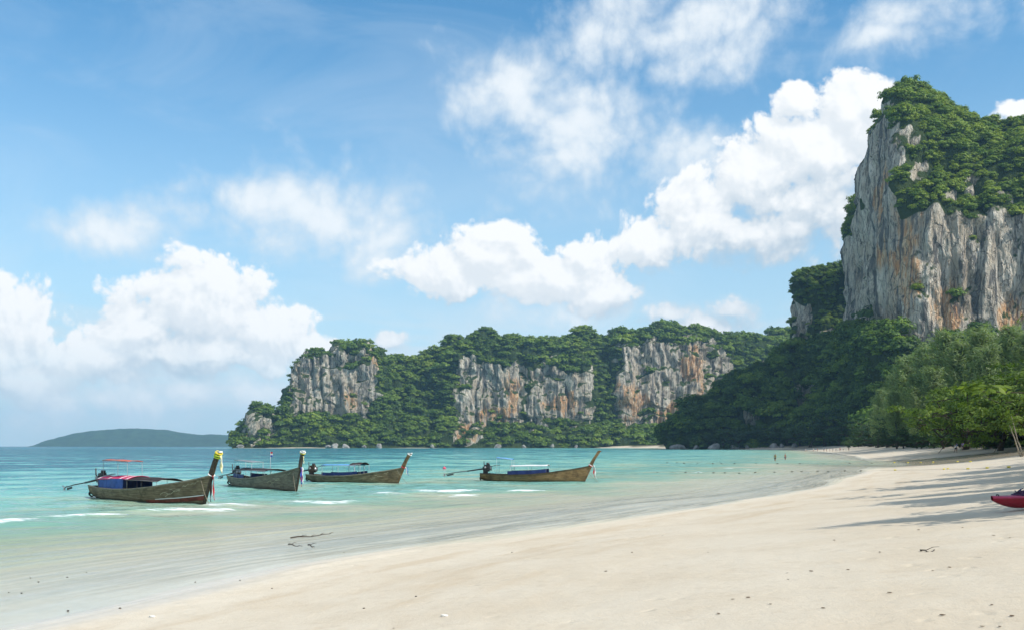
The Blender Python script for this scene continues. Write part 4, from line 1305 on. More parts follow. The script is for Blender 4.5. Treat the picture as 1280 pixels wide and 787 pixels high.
def build_boat(label, stern, bow, cfg):
    (xs, ys), (xb, yb) = px_plane(*stern), px_plane(*bow)
    L = math.hypot(xb - xs, yb - ys)
    root = empty('longtail_boat', (xs, ys, 0.0), math.atan2(yb - ys, xb - xs))
    root.rotation_euler[0] = cfg.get('roll', 0.0)
    tag(root, label, 'boat', 'longtail boats moored in the shallows')
    B = Boat(L, cfg.get('beam', 0.92), bow=cfg.get('bow', 1.22))
    wood = cfg['wood']
    ks = [1, 0.88, 0.75, 0.62, 0.5, 0.37, 0.25, 0.12, 0]
    outer = [[B.pt(t, k, 1) for k in ks] + [B.pt(t, k, -1) for k in ks[::-1][1:]] for t in B.tt]
    inner = [[B.pt(t, k, 1, 0.05) for k in ks] + [B.pt(t, k, -1, 0.05) for k in ks[::-1][1:]] for t in B.tt]
    Vo, Fo = loft(outer)
    Vi, Fi = loft(inner)
    n = len(outer[0])
    hull = part('hull', join([(Vo, Fo), (Vi, [f[::-1] for f in Fi]), ([p for p in outer[-1]], [tuple(range(n))])]), wood, root)
    # transom
    part('transom', loft([[B.pt(0, k, 1) + Vector((-0.03, 0, 0)) for k in ks] + [B.pt(0, k, -1) + Vector((-0.03, 0, 0)) for k in ks[::-1][1:]],
                          [B.pt(0, k, 1) + Vector((0.04, 0, 0)) for k in ks] + [B.pt(0, k, -1) + Vector((0.04, 0, 0)) for k in ks[::-1][1:]]], True, True), wood, root, False)
    for side in (-1, 1):
        rings = []
        for t in np.linspace(0, 1, 30):
            p = B.rail(t, side)
            o = side * 0.035
            rings.append([p + Vector((0, o, -0.03)), p + Vector((0, o, 0.035)), p + Vector((0, -o * 1.6, 0.035)), p + Vector((0, -o * 1.6, -0.03))])
        part('gunwale', loft(rings, True, True), cfg.get('rail', W_RAIL), root, False)
    # strake along the bottom of the bow
    if cfg.get('strake'):
        for side in (-1, 1):
            rings = []
            for t in np.linspace(0.62, 0.995, 14):
                a, b = B.pt(t, 0.42, side), B.pt(t, 0.54, side)
                o = Vector((0, side * 0.018, 0))
                rings.append([a, a + o, b + o, b])
            part('strake', loft(rings, True, True), M_RED_KEEL, root, False)
            rings = []
            for t in np.linspace(0.70, 0.99, 12):
                a, b = B.pt(t, 0.545, side), B.pt(t, 0.568, side)
                o = Vector((0, side * 0.02, 0))
                rings.append([a, a + o, b + o, b])
            part('painted_line', loft(rings, True, True), M_WCLOTH, root, False)
    # floor boards and thwarts
    part('floor', loft([[Vector((t * L, -B.hb(t) * 0.86, 0.10)), Vector((t * L, B.hb(t) * 0.86, 0.10)), Vector((t * L, B.hb(t) * 0.86, 0.13)), Vector((t * L, -B.hb(t) * 0.86, 0.13))] for t in np.linspace(0.02, 0.86, 12)], True, True), W_DARK, root, False)
    for t in cfg.get('thwarts', (0.22, 0.36, 0.5, 0.64)):
        part('thwart', box((t * L, 0, B.zs(t) - 0.10), (0.24, B.hb(t) * 1.9, 0.04)), W_RAIL, root, False)
    part('foredeck', loft([[B.rail(t, -0.93, dz=-0.04), B.rail(t, -0.5, dz=0.0), B.rail(t, 0.5, dz=0.0), B.rail(t, 0.93, dz=-0.04)] for t in np.linspace(0.80, 0.99, 8)]), W_DARK if cfg.get('dark_deck') else wood, root)
    # stem and the tall prow post
    a = B.pt(1, 1, 1)
    a.y = 0
    top = Vector((L + cfg['prow_top'][0], 0, cfg['prow_top'][1]))
    k0 = B.pt(1, 0, 1)
    k0.y = 0
    path = [k0, k0.lerp(a, 0.5) + Vector((0.03, 0, 0)), a]
    rise = [a.lerp(top, q) + Vector((-0.05 * math.sin(q * math.pi), 0, 0)) for q in (0.2, 0.4, 0.6, 0.8, 1.0)]
    rings = []
    for i, p in enumerate(path + rise):
        w = 0.05 if i < 3 else 0.075
        d = (0.07, 0.08, 0.15, 0.14, 0.125, 0.12, 0.12, 0.135)[i]
        rings.append([p + Vector((-d, -w, 0)), p + Vector((d, -w, 0)), p + Vector((d, w, 0)), p + Vector((-d, w, 0))])
    part('prow_post', loft(rings, True, True), cfg.get('post', W_DARK), root, False)
    if cfg.get('cap'):
        part('prow_cap', loft([[top + Vector((sx * 0.15, sy * 0.09, dz)) for sx, sy in ((-1, -1), (1, -1), (1, 1), (-1, 1))] for dz in (-0.02, 0.06)], True, True), cfg['cap'], root, False)
    up = (top - a).normalized()
    for i, (q, mt_, rr) in enumerate(cfg.get('garlands', ())):
        c = a.lerp(top, q)
        part('garland', torus(c, 0.145, rr, tilt=math.atan2(up.x, up.z)), mt_, root)
    rr = random.Random(len(label))
    for (q, mt_, ln, w, dx, dy) in cfg.get('ribbons', ()):
        c = a.lerp(top, q) + Vector((0.10 + dx, dy, 0))
        pth = [c + Vector((0.05 * math.sin(i * 0.7) + 0.02 * i * (dx > 0.02), 0.015 * math.sin(i * 1.3), -ln * i / 9)) for i in range(10)]
        part('ribbon', ribbon(pth, w, rr.random()), mt_, root)
    # engine on its swivel, with the long drive shaft over the stern
    ex, ez = cfg.get('engine', (0.42, 0.95))
    pl = part('engine_mount', join([box((ex - 0.1, 0, B.zs(0.05) + 0.08), (0.36, 0.16, 0.34)), box((ex - 0.05, 0, 0.36), (0.4, 0.5, 0.12))]), M_ENGINE, root, False)
    blk = box((ex, 0, ez - 0.08), (0.56, 0.36, 0.34), 0, -0.12)
    sump = box((ex, 0, ez - 0.29), (0.44, 0.26, 0.12), 0, -0.12)
    head_ = box((ex + 0.02, 0, ez + 0.15), (0.42, 0.24, 0.14), 0, -0.12)
    eng = part('engine', join([blk, sump, head_]), cfg.get('engine_mat', M_ENGINE), root, False)
    part('air_filter', tube([(ex + 0.08, 0.02, ez + 0.20), (ex + 0.08, 0.02, ez + 0.36)], [0.12, 0.12], 12), M_ENGINE, root)
    part('flywheel', tube([(ex + 0.29, 0, ez - 0.08), (ex + 0.36, 0, ez - 0.07)], [0.19, 0.19], 14), M_STEEL, root)
    part('exhaust_pipe', tube([(ex - 0.12, -0.17, ez), (ex - 0.14, -0.26, ez + 0.12), (ex - 0.16, -0.26, ez + 0.46)], [0.035, 0.035, 0.035], 8), M_SHAFT, root)
    part('alternator', tube([(ex - 0.08, -0.18, ez - 0.02), (ex - 0.08, -0.30, ez - 0.02)], [0.09, 0.09], 12), M_STEEL, root)
    part('tiller', tube([(ex + 0.25, 0.05, ez + 0.05), (ex + 0.75, 0.12, ez + 0.16), (ex + 1.05, 0.14, ez + 0.18)], [0.025, 0.022, 0.022], 7), M_SHAFT, root)
    tip = Vector(cfg['tail_tip'])
    s0 = Vector((ex - 0.25, 0, ez - 0.12))
    mid = s0.lerp(tip, 0.42)
    part('shaft_housing', tube([s0, mid], [0.065, 0.05], 8), M_ENGINE, root)
    part('drive_shaft', tube([mid, mid.lerp(tip, 0.55) + Vector((0, 0, 0.03)), tip], [0.034, 0.030, 0.026], 8), M_SHAFT, root)
    part('skeg', join([box(s0.lerp(tip, 0.86) + Vector((0, 0, -0.10)), (0.55, 0.02, 0.12), 0, -0.18)]), M_SHAFT, root, False)
    pr = part('propeller', tube([tip + Vector((0.05, 0, 0)), tip - Vector((0.09, 0, 0))], [0.04, 0.03], 8), M_STEEL, root)
    for i in range(3):
        q = i * 2.094 + 0.4
        d = Vector((0, math.cos(q), math.sin(q)))
        e = Vector((0.05, -math.sin(q) * 0.06, math.cos(q) * 0.06))
        c = tip - Vector((0.03, 0, 0))
        ring1 = [c + d * 0.03 - e * 0.4, c + d * 0.03 + e * 0.4, c + d * 0.03 + e * 0.4 + Vector((0.01, 0, 0)), c + d * 0.03 - e * 0.4 + Vector((0.01, 0, 0))]
        ring2 = [c + d * 0.15 - e, c + d * 0.15 + e, c + d * 0.15 + e + Vector((0.01, 0, 0)), c + d * 0.15 - e + Vector((0.01, 0, 0))]
        part('blade', loft([ring1, ring2], True, True), M_STEEL, pr, False)
    # a tyre fender by the stern
    part('tyre_fender', torus((0.0, -B.hb(0) * 0.6, 0.22), 0.14, 0.05, tilt=math.pi / 2), M_RUBBER, root)
    # roofs: t0, t1, height, half width, camber, material, post material, slope, stripes
    for rf in cfg.get('roofs', ()):
        t0, t1, z, hw, cam_, mt_, pm = rf[:7]
        dz = rf[7] if len(rf) > 7 else 0.0

        def fn(u, v, t0=t0, t1=t1, z=z, hw=hw, cam_=cam_, dz=dz):
            return ((t0 + (t1 - t0) * u) * L, (v * 2 - 1) * hw, z + cam_ * (1 - (v * 2 - 1) ** 2) + dz * u - 0.03 * math.sin(u * math.pi * 3) * 0.4)
        rp = part('canopy', sheet(fn, 14, 9, 0.02), mt_, root)
        if len(rf) > 8:
            for k, u in enumerate(rf[8]):
                def fs(a, b, u=u, fn=fn):
                    x, y, zz = fn(u + 0.045 * a, b)
                    return (x, y * 1.004, zz + 0.006)
                part('stripe', sheet(fs, 3, 9, 0.004), M_WCLOTH, rp)
        for u in ((0.03, 0.97) if z > 1.5 else (0.03, 0.5, 0.97)):
            for side in (-1, 1):
                x, y, zz = fn(u, 0.5 + side * 0.48)
                t = x / L
                part('post', tube([(x, side * min(abs(y), B.hb(t) * 0.9), B.zs(t) - 0.12), (x, y, zz)], [0.012, 0.012], 6), pm, root)
        for side in (-1, 1):
            part('roof_rail', tube([fn(0, 0.5 + side * 0.49), fn(0.5, 0.5 + side * 0.49), fn(1, 0.5 + side * 0.49)], [0.014] * 3, 6), pm, root)
    # tarpaulin sides
    for (t0, t1, z0, z1, mt_) in cfg.get('tarps', ()):
        for side in (-1, 1):
            def fn(u, v, side=side, t0=t0, t1=t1, z0=z0, z1=z1):
                t = t0 + (t1 - t0) * u
                return (t * L, side * (B.hb(t) * 0.86 + 0.02 * math.sin(u * 21) * (1 - v)), B.zs(t) + z0 + (z1 - z0) * v)
            V, F = [], []
            nu = 22
            for u in range(nu):
                for v in (0, 0.5, 1):
                    p = Vector(fn(u / (nu - 1), v))
                    V += [p, p - Vector((0, side * 0.012, 0))]
            for u in range(nu - 1):
                for v in range(2):
                    a0 = u * 6 + v * 2
                    F += [(a0, a0 + 6, a0 + 8, a0 + 2), (a0 + 1, a0 + 3, a0 + 9, a0 + 7)]
            part('side_curtain', (V, F), mt_, root)
    for (t0, t1, z, w, h, mt_) in cfg.get('boxes', ()):
        part('seat_cushion', box(((t0 + t1) / 2 * L, 0, z), ((t1 - t0) * L, w, h)), mt_, root, False)
    if cfg.get('flag'):
        t, h = cfg['flag']
        mast = part('flag_pole', tube([(t * L, 0.1, B.zs(t) - 0.1), (t * L, 0.1, h)], [0.016, 0.012], 6), M_WPOLE, root)
        for i, mt_ in enumerate((M_RED, M_WCLOTH, M_BCLOTH)):
            def ff(u, v, i=i):
                return (t * L + 0.05 * math.sin(u * 5) * u + 0.02, 0.1 + 0.16 * u, h - 0.02 - 0.1 * i - 0.1 * v)
            part('flag_band', sheet(ff, 6, 3, 0.006), mt_, mast)
    if cfg.get('scroll'):
        # faded painted flourish on both bows
        for side in (-1, 1):
            strokes = []
            for (q0, q1, k0, k1, wv) in cfg['scroll']:
                rings = []
                for i in range(12):
                    f = i / 11
                    t = q0 + (q1 - q0) * f
                    k = k0 + (k1 - k0) * f + wv * math.sin(f * 9)
                    p = B.pt(t, k, side)
                    o = Vector((0, side * 0.012, 0))
                    dz = Vector((0, 0, 0.016))
                    rings.append([p + o - dz, p + o * 1.4 - dz, p + o * 1.4 + dz, p + o + dz])
                strokes.append(loft(rings, True, True))
            part('painted_flourish', join(strokes), M_SCROLL, root, False)
    # mooring rope from the bow down into the shallows
    a2 = B.rail(0.95, -0.9)
    part('mooring_rope', tube([a2 + Vector((0, 0, 0.02)), a2.lerp(Vector((L + 1.2, -0.5, 0.1)), 0.5) - Vector((0, 0, 0.12)), Vector((L + 1.6, -0.6, -0.25))], [0.013] * 3, 6), W_RAIL, root)
    return root, B, L


M_SCROLL = simple_mat('faded_cream_paint', (0.46, 0.42, 0.28), 0.8, 0.5, 14.0)
SCROLL = [(0.74, 0.86, 0.70, 0.78, 0.05), (0.77, 0.80, 0.62, 0.72, 0.0), (0.80, 0.86, 0.82, 0.74, 0.03), (0.87, 0.90, 0.86, 0.90, 0.02), (0.91, 0.945, 0.88, 0.93, 0.02)]

build_boat('olive longtail boat with lime garland, coral awning and blue side curtain', (122, 621), (253, 629), dict(
    wood=W_OLIVE, beam=0.95, bow=1.30, prow_top=(1.30, 2.42), strake=True, dark_deck=True,
    garlands=((0.88, M_LIME, 0.05), (0.97, M_YELLOW, 0.045), (0.80, M_LIME, 0.035), (0.05, M_WCLOTH, 0.03)), cap=M_WHITE,
    ribbons=((0.9, M_YCLOTH, 0.85, 0.075, 0.03, 0.0), (0.86, M_WCLOTH, 0.8, 0.05, 0.05, 0.05), (0.02, M_WCLOTH, 1.0, 0.06, 0.0, 0.03), (0.02, M_RED, 1.15, 0.04, 0.06, -0.04), (0.0, M_BLACK_CLOTH, 1.2, 0.05, 0.02, -0.08)),
    engine=(0.45, 1.08), tail_tip=(-2.75, -0.35, 0.46),
    roofs=((0.12, 0.44, 1.02, 0.72, 0.16, M_PINK, M_POLE, 0.04, (0.02, 0.36, 0.70, 0.92)), (0.42, 0.72, 1.02, 0.74, 0.15, M_BLACK_CLOTH, M_POLE, -0.02), (0.13, 0.39, 1.98, 0.42, 0.05, M_CORAL, M_POLE, -0.05)),
    tarps=((0.12, 0.41, -0.02, 0.52, M_BLUE),), boxes=((0.45, 0.62, 0.52, 1.3, 0.10, M_RED),), scroll=SCROLL))

build_boat('grey-brown longtail boat with dark low canopy, small flag pole and tricolour prow ribbons', (293, 606), (369, 613), dict(
    wood=W_GREY, beam=0.98, bow=1.40, prow_top=(1.15, 2.38),
    garlands=((0.90, M_YELLOW, 0.03), (0.97, M_WCLOTH, 0.035)), cap=M_WHITE,
    ribbons=((0.72, M_YCLOTH, 0.45, 0.05, 0.03, 0.0), (0.02, M_RED, 1.15, 0.08, 0.0, 0.05), (0.02, M_BCLOTH, 1.0, 0.08, 0.08, -0.04), (0.02, M_WCLOTH, 0.95, 0.07, 0.16, 0.02)),
    engine=(0.5, 1.02), tail_tip=(-2.2, -0.3, 0.55),
    roofs=((0.22, 0.72, 1.12, 0.75, 0.14, M_BLACK_CLOTH, M_WPOLE, 0.02), (0.10, 0.42, 1.75, 0.40, 0.03, M_POLE, M_WPOLE, -0.1)),
    tarps=((0.14, 0.38, -0.02, 0.28, M_DEEP_BLUE),), flag=(0.60, 2.35), scroll=SCROLL))

build_boat('olive longtail boat with pale blue canopy and dark arched frame', (387, 601), (495, 603), dict(
    wood=W_OLIVE, beam=0.9, bow=1.12, prow_top=(1.2, 2.16), post=W_BROWN,
    cap=M_WHITE, garlands=((0.03, M_RED, 0.03), (0.94, M_WCLOTH, 0.035)),
    ribbons=((0.03, M_WCLOTH, 0.55, 0.05, 0.12, -0.05), (0.03, M_RED, 0.5, 0.04, 0.05, 0.05), (0.02, M_BCLOTH, 0.6, 0.04, 0.2, 0.0)),
    engine=(0.28, 1.02), engine_mat=W_DARK, tail_tip=(-2.6, 0.6, 0.5),
    roofs=((0.20, 0.60, 1.26, 0.70, 0.09, M_SKY_BLUE, M_WPOLE, 0.0), (0.52, 0.65, 1.28, 0.62, 0.18, M_BLACK_CLOTH, M_WPOLE, 0.04)),
    tarps=((0.20, 0.62, -0.02, 0.26, M_DEEP_BLUE),), scroll=SCROLL[1:4]))

build_boat('brown longtail boat with open white canopy frame and raised pale blue shade', (602, 600), (728, 601), dict(
    wood=W_BROWN, beam=0.9, bow=1.18, prow_top=(1.35, 2.36), post=W_BROWN, rail=W_DARK,
    garlands=((0.03, M_WCLOTH, 0.03), (0.0, M_RED, 0.035)),
    ribbons=((0.02, M_RED, 0.9, 0.07, 0.05, 0.0), (0.02, M_WCLOTH, 1.0, 0.06, 0.16, 0.04)),
    engine=(0.42, 1.05), tail_tip=(-2.95, -0.2, 0.48),
    roofs=((0.30, 0.67, 1.14, 0.66, 0.08, M_WCLOTH, M_WPOLE, 0.06), (0.16, 0.32, 1.78, 0.40, 0.08, M_SKY_BLUE, M_WPOLE, -0.12)),
    tarps=((0.28, 0.66, -0.02, 0.30, M_DEEP_BLUE),), thwarts=(0.2, 0.72)))

# ------------------------------------------------------------------ people
M_SKIN = simple_mat('tanned_skin', (0.36, 0.20, 0.13), 0.55, 0.2, 8.0)
M_SKIN2 = simple_mat('pale_skin', (0.55, 0.36, 0.27), 0.55, 0.2, 8.0)
M_HAIR = simple_mat('dark_hair', (0.025, 0.018, 0.014), 0.6, 0.3, 20.0)
CLOTH = {k: simple_mat(k + '_cloth_wear', c, 0.8, 0.2, 6.0) for k, c in dict(
    black=(0.03, 0.03, 0.035), white=(0.78, 0.77, 0.74), navy=(0.035, 0.05, 0.15), red=(0.55, 0.05, 0.06), lavender=(0.36, 0.32, 0.66), yellow=(0.70, 0.60, 0.06),
    blue=(0.10, 0.20, 0.60), orange=(0.68, 0.25, 0.07), olive=(0.34, 0.30, 0.10), pink=(0.65, 0.25, 0.32)).items()}


def skinned(name, pts, edges, radii, mat, parent, root=0):
    me = bpy.data.meshes.new(name)
    me.from_pydata([tuple(p) for p in pts], edges, [])
    me.materials.append(mat)
    o = link(name, me, parent)
    md = o.modifiers.new('skin', 'SKIN')
    md.use_smooth_shade = True
    for i, r in enumerate(radii):
        me.skin_vertices[0].data[i].radius = (r, r) if not isinstance(r, tuple) else r
        me.skin_vertices[0].data[i].use_root = i == root
    sb = o.modifiers.new('smooth', 'SUBSURF')
    sb.levels = sb.render_levels = 1
    return o


def person(label, loc, face, top, bottom, skin=M_SKIN, stride=0.0, arms=(0.0, 0.0), h=1.70, group=None, bent=(0.1, 0.1)):
    e = tag(empty('person', loc, face), label, 'person', group)
    s = h / 1.70
    e.scale = (s, s, s)
    st = stride
    P = [(0, 0, 0.93), (0, 0, 1.12), (0, 0, 1.33), (0, 0, 1.49), (0, 0.015, 1.58), (0, 0.01, 1.67)]
    Rr = [(0.135, 0.10), (0.120, 0.09), (0.15, 0.10), (0.055, 0.055), (0.085, 0.095), (0.06, 0.07)]
    E = [(0, 1), (1, 2), (2, 3), (3, 4), (4, 5)]
    limbs = {}
    for sgn, a, bnd in ((-1, arms[0], bent[0]), (1, arms[1], bent[1])):
        i = len(P)
        sh = (sgn * 0.19, 0, 1.40)
        el = (sgn * 0.24, 0.28 * math.sin(a), 1.40 - 0.28 * math.cos(a))
        wr = (sgn * 0.25, el[1] + 0.25 * math.sin(a + bnd), el[2] - 0.25 * math.cos(a + bnd))
        hd = (sgn * 0.245, wr[1] + 0.12 * math.sin(a + bnd + 0.2), wr[2] - 0.12 * math.cos(a + bnd + 0.2))
        P += [sh, el, wr, hd]
        Rr += [0.062, 0.046, 0.032, 0.036]
        E += [(2, i), (i, i + 1), (i + 1, i + 2), (i + 2, i + 3)]
    for sgn in (-1, 1):
        i = len(P)
        f = st * sgn
        P += [(sgn * 0.09, 0, 0.88), (sgn * 0.10, 0.5 * f + 0.02, 0.48), (sgn * 0.10, f - (0.05 if f < 0 else 0), 0.09 + (0.05 if f < 0 else 0)), (sgn * 0.105, f + 0.15, 0.035)]
        Rr += [0.088, 0.058, 0.040, 0.034]
        E += [(0, i), (i, i + 1), (i + 1, i + 2), (i + 2, i + 3)]
    skinned('body', P, E, Rr, skin, e)
    # trunks or shorts
    hip = [P[0]] + [P[14], tuple(0.55 * a + 0.45 * b for a, b in zip(P[14], P[15]))] + [P[18], tuple(0.55 * a + 0.45 * b for a, b in zip(P[18], P[19]))]
    skinned('shorts', hip, [(0, 1), (1, 2), (0, 3), (3, 4)], [(0.15, 0.115), 0.10, 0.092, 0.10, 0.092], bottom, e)
    if top is not None:
        sl = [P[0], P[1], P[2], P[6], tuple(0.4 * a + 0.6 * b for a, b in zip(P[6], P[7])), P[10], tuple(0.4 * a + 0.6 * b for a, b in zip(P[10], P[11]))]
        skinned('shirt', sl, [(0, 1), (1, 2), (2, 3), (3, 4), (2, 5), (5, 6)], [(0.15, 0.112), (0.135, 0.105), (0.165, 0.115), 0.075, 0.064, 0.075, 0.064], top, e)
    skinned('hair', [(0, -0.03, 1.60), (0, -0.02, 1.68), (0, 0.02, 1.70)], [(0, 1), (1, 2)], [(0.085, 0.075), (0.088, 0.09), (0.06, 0.06)], M_HAIR, e)
    return e


def at_px(px, py):
    g = ground_px(px, py)
    return g


def wade(px, py):
    x, y = px_plane(px, py)
    return np.array([x, y, min(zat(x, y), 0.0)])


w = wade(969, 575)
w[2] = max(w[2], -0.45)
person('bather in black trunks and olive top standing in the shallows', w, 2.4, CLOTH['olive'], CLOTH['black'], arms=(0.3, 0.5), bent=(0.6, 0.9))
w = wade(981.5, 574)
w[2] = max(w[2], -0.45)
person('bare-chested bather in navy trunks standing in the shallows', w, -2.6, None, CLOTH['navy'], arms=(-0.1, 0.2), bent=(0.3, 0.3))
g = at_px(1194.5, 565.5)
person('walker in white shirt and dark shorts crossing the sunlit upper sand', g, 1.9, CLOTH['white'], CLOTH['black'], stride=0.24, arms=(-0.35, 0.4), bent=(0.2, 0.35))
for px, Y, t_, b_, lab, fa in [(1196, 205, 'blue', 'white', 'person in blue shirt and white shorts standing under the trees', 0.4), (1203, 203, 'lavender', 'navy', 'person in lavender shirt standing beside the one in blue', 2.6),
                              (1162, 270, 'white', 'olive', 'person in white shirt and olive shorts by the treeline', 1.1), (1213, 201, 'yellow', 'navy', 'person in yellow shirt under the broadleaf trees', 3.0), (1229, 196, 'orange', 'black', 'person in orange shirt under the broadleaf trees', 0.2)]:
    x = (px - 640) / FPX * Y
    person(lab, (x, Y, zat(x, Y)), fa, CLOTH[t_], CLOTH[b_], arms=(0.1, 0.25))
rp = random.Random(12)
cols = ['white', 'white', 'red', 'navy', 'white', 'pink', 'blue', 'white', 'red', 'white', 'black']
for i, px in enumerate([1007, 1017, 1022, 1030, 1033, 1037, 1041, 1045, 1050, 1054, 1061]):
    Y = 520 - (px - 1007) * 1.6
    x = (px - 640) / FPX * Y
    person('tiny far beachgoer in %s at the far end of the beach' % cols[i], (x, Y, max(zat(x, Y), -0.3)), rp.uniform(0, 6.28), CLOTH[cols[i]], CLOTH[rp.choice(['black', 'navy', 'white'])], group='far beachgoers')

# ------------------------------------------------------------------ kayak on the sand
M_KAYAK = simple_mat('red_plastic', (0.33, 0.010, 0.028), 0.32, 0.25, 3.0, 0.05, spec=0.5)
M_KDECK = simple_mat('pink_red_plastic', (0.50, 0.035, 0.10), 0.35, 0.2, 3.0, 0.05, spec=0.5)
M_DARKPL = simple_mat('black_plastic', (0.03, 0.03, 0.035), 0.5, 0.3, 6.0)
M_PURPLE = simple_mat('purple_netting', (0.075, 0.035, 0.085), 0.85, 0.6, 18.0, 0.6)


def build_kayak():
    c = ground_px(1279, 637)
    L = 3.4
    tipx = (1242.5 - 640) / FPX * c[1]
    root = empty('kayak', (tipx, c[1] + 0.05, 0), 0.10)
    mx = tipx + L / 2
    root.location[2] = max(zat(tipx + q * L, c[1] + 0.05 + q * L * 0.1) - 0.03 - 0.02 * q for q in (0.2, 0.25))
    root.rotation_euler[1] = -math.atan2(zat(tipx + 2.6, c[1] + 0.3) - zat(tipx + 0.8, c[1] + 0.1), 1.8)
    root.scale = (0.88, 0.88, 0.88)
    tag(root, 'red sit-on kayak lying on the sand with a bundle on deck', 'kayak')
    tt = np.linspace(0, 1, 36)
    hbm = lambda t: 0.37 * math.sin(math.pi * min(max(t * 0.98 + 0.01, 0), 1)) ** 0.62
    zk = lambda t: 0.27 * max(0, 1 - t / 0.24) ** 2.0 + 0.22 * max(0, (t - 0.80) / 0.20) ** 2.0
    zd = lambda t: 0.30 + 0.05 * max(0, 1 - t / 0.25) ** 1.5 + 0.03 * max(0, (t - 0.8) / 0.2)
    ks = [0, 0.25, 0.5, 0.75, 1]

    def pt(t, k, sd):
        wdt = [0.0, 0.55, 0.86, 0.98, 1.0][ks.index(k)]
        hz = [0.0, 0.05, 0.28, 0.62, 1.0][ks.index(k)]
        return Vector((t * L, sd * wdt * hbm(t), zk(t) + (zd(t) - zk(t)) * hz))
    part('hull', loft([[pt(t, k, 1) for k in ks[::-1]] + [pt(t, k, -1) for k in ks[1:]] for t in tt]), M_KAYAK, root)
    deck = []
    for t in tt:
        a = hbm(t)
        well = 0.14 * sst(t, 0.22, 0.30) * (1 - sst(t, 0.72, 0.80))
        deck.append([Vector((t * L, s * a, zd(t) + dz - (well if abs(s) < 0.7 else 0))) for s, dz in ((-1.04, -0.02), (-1.04, 0.02), (-0.92, 0.03), (-0.68, 0.035), (-0.3, 0.045), (0.3, 0.045), (0.68, 0.035), (0.92, 0.03), (1.04, 0.02), (1.04, -0.02))])
    part('deck', loft(deck), M_KDECK, root)
    part('bow_handle', tube([(0.16, -0.05, 0.37), (0.16, -0.04, 0.41), (0.16, 0.04, 0.41), (0.16, 0.05, 0.37)], [0.013] * 4, 7), M_DARKPL, root)
    part('seat_back', sheet(lambda u, v: (2.15 + 0.10 * u, (v - 0.5) * 0.42, 0.24 + 0.26 * u), 5, 7, 0.03), M_DARKPL, root)
    part('footrest', box((1.15, 0, 0.25), (0.08, 0.4, 0.08)), M_DARKPL, root, False)
    # heap of netting and straps on the foredeck
    b = empty('net_bundle', (0, 0, 0))
    tag(b, 'dark purple heap of netting lying on the red kayak', 'bundle')
    m = Matrix.Translation(root.location) @ root.rotation_euler.to_matrix().to_4x4() @ Matrix.Scale(0.88, 4)
    b.matrix_world = m @ Matrix.Translation((0.98, 0.02, 0.26))
    bm = bmesh.new()
    bmesh.ops.create_icosphere(bm, subdivisions=4, radius=1.0)
    co = np.array([v.co[:] for v in bm.verts])
    k = 1 + 0.35 * gnoise(co * 1.8, 5) + 0.22 * (1 - 2 * np.abs(gnoise(co * 3.6, 6))) + 0.12 * gnoise(co * 9, 7)
    for v, cc, s in zip(bm.verts, co, k):
        v.co = Vector((cc[0] * s * 0.36, cc[1] * s * 0.24, max(cc[2] * s * 0.17, -0.03) + 0.02))
    me = bpy.data.meshes.new('netting')
    bm.to_mesh(me)
    bm.free()
    me.materials.append(M_PURPLE)
    link('netting', me, b)
    for i in range(3):
        q = 0.5 + i * 0.8
        part('strap', tube([(0.3 * math.cos(q + f * 1.6) * (0.4 + 0.6 * f), 0.2 * math.sin(q + f * 1.6), 0.17 + 0.05 * math.sin(f * 6 + i)) for f in np.linspace(0, 1, 8)], [0.012] * 8, 6), CLOTH['navy'], b)


build_kayak()

# ------------------------------------------------------------------ float lines
M_FLOATY = simple_mat('yellow_float', (0.68, 0.56, 0.08), 0.5, 0.35, 6.0)
M_FLOATD = simple_mat('weedy_float', (0.10, 0.10, 0.07), 0.6, 0.5, 6.0)
M_ROPE = simple_mat('old_rope', (0.28, 0.24, 0.15), 0.9, 0.4, 12.0)
M_PINKB = simple_mat('pink_buoy', (0.70, 0.10, 0.16), 0.45, 0.2, 4.0)


def float_mesh(name, mat):
    prof = [(-0.30, 0.03), (-0.28, 0.10), (-0.18, 0.155), (0, 0.17), (0.18, 0.155), (0.28, 0.10), (0.30, 0.03)]
    rings = [[Vector((x, r * math.cos(a), r * math.sin(a))) for a in np.linspace(0, 2 * math.pi, 12, endpoint=False)] for x, r in prof]
    V, F = loft(rings, True, True)
    return mesh_from(name, V, F, True, mat)


FY, FD = float_mesh('yellow_float', M_FLOATY), float_mesh('weedy_float', M_FLOATD)
rf = random.Random(3)


def float_line(pts, dry_from, size):
    path = []
    for px, py in pts:
        x, y, z = ground_px(px, py)
        dry = px >= dry_from
        o = link('rope_float', FY if dry else FD)
        o.location = (x, y, z + (0.13 if dry else 0.02) * size)
        o.scale = (size,) * 3
        o.rotation_euler = (0, 0, rf.uniform(-0.5, 0.5))
        if dry:
            tag(o, 'yellow float of a rope line lying across the wet sand', 'float', 'yellow floats on the sand')
        else:
            tag(o, 'small dark float of a rope line bobbing in the shallows', 'float', 'dark floats in the shallows')
        path.append(Vector((x, y, z + (0.03 if dry else -0.01))))
    V, F = tube(path, [0.02 * size] * len(path), 6)
    return link('float_rope', mesh_from('float_rope', V, F, mat=M_ROPE))


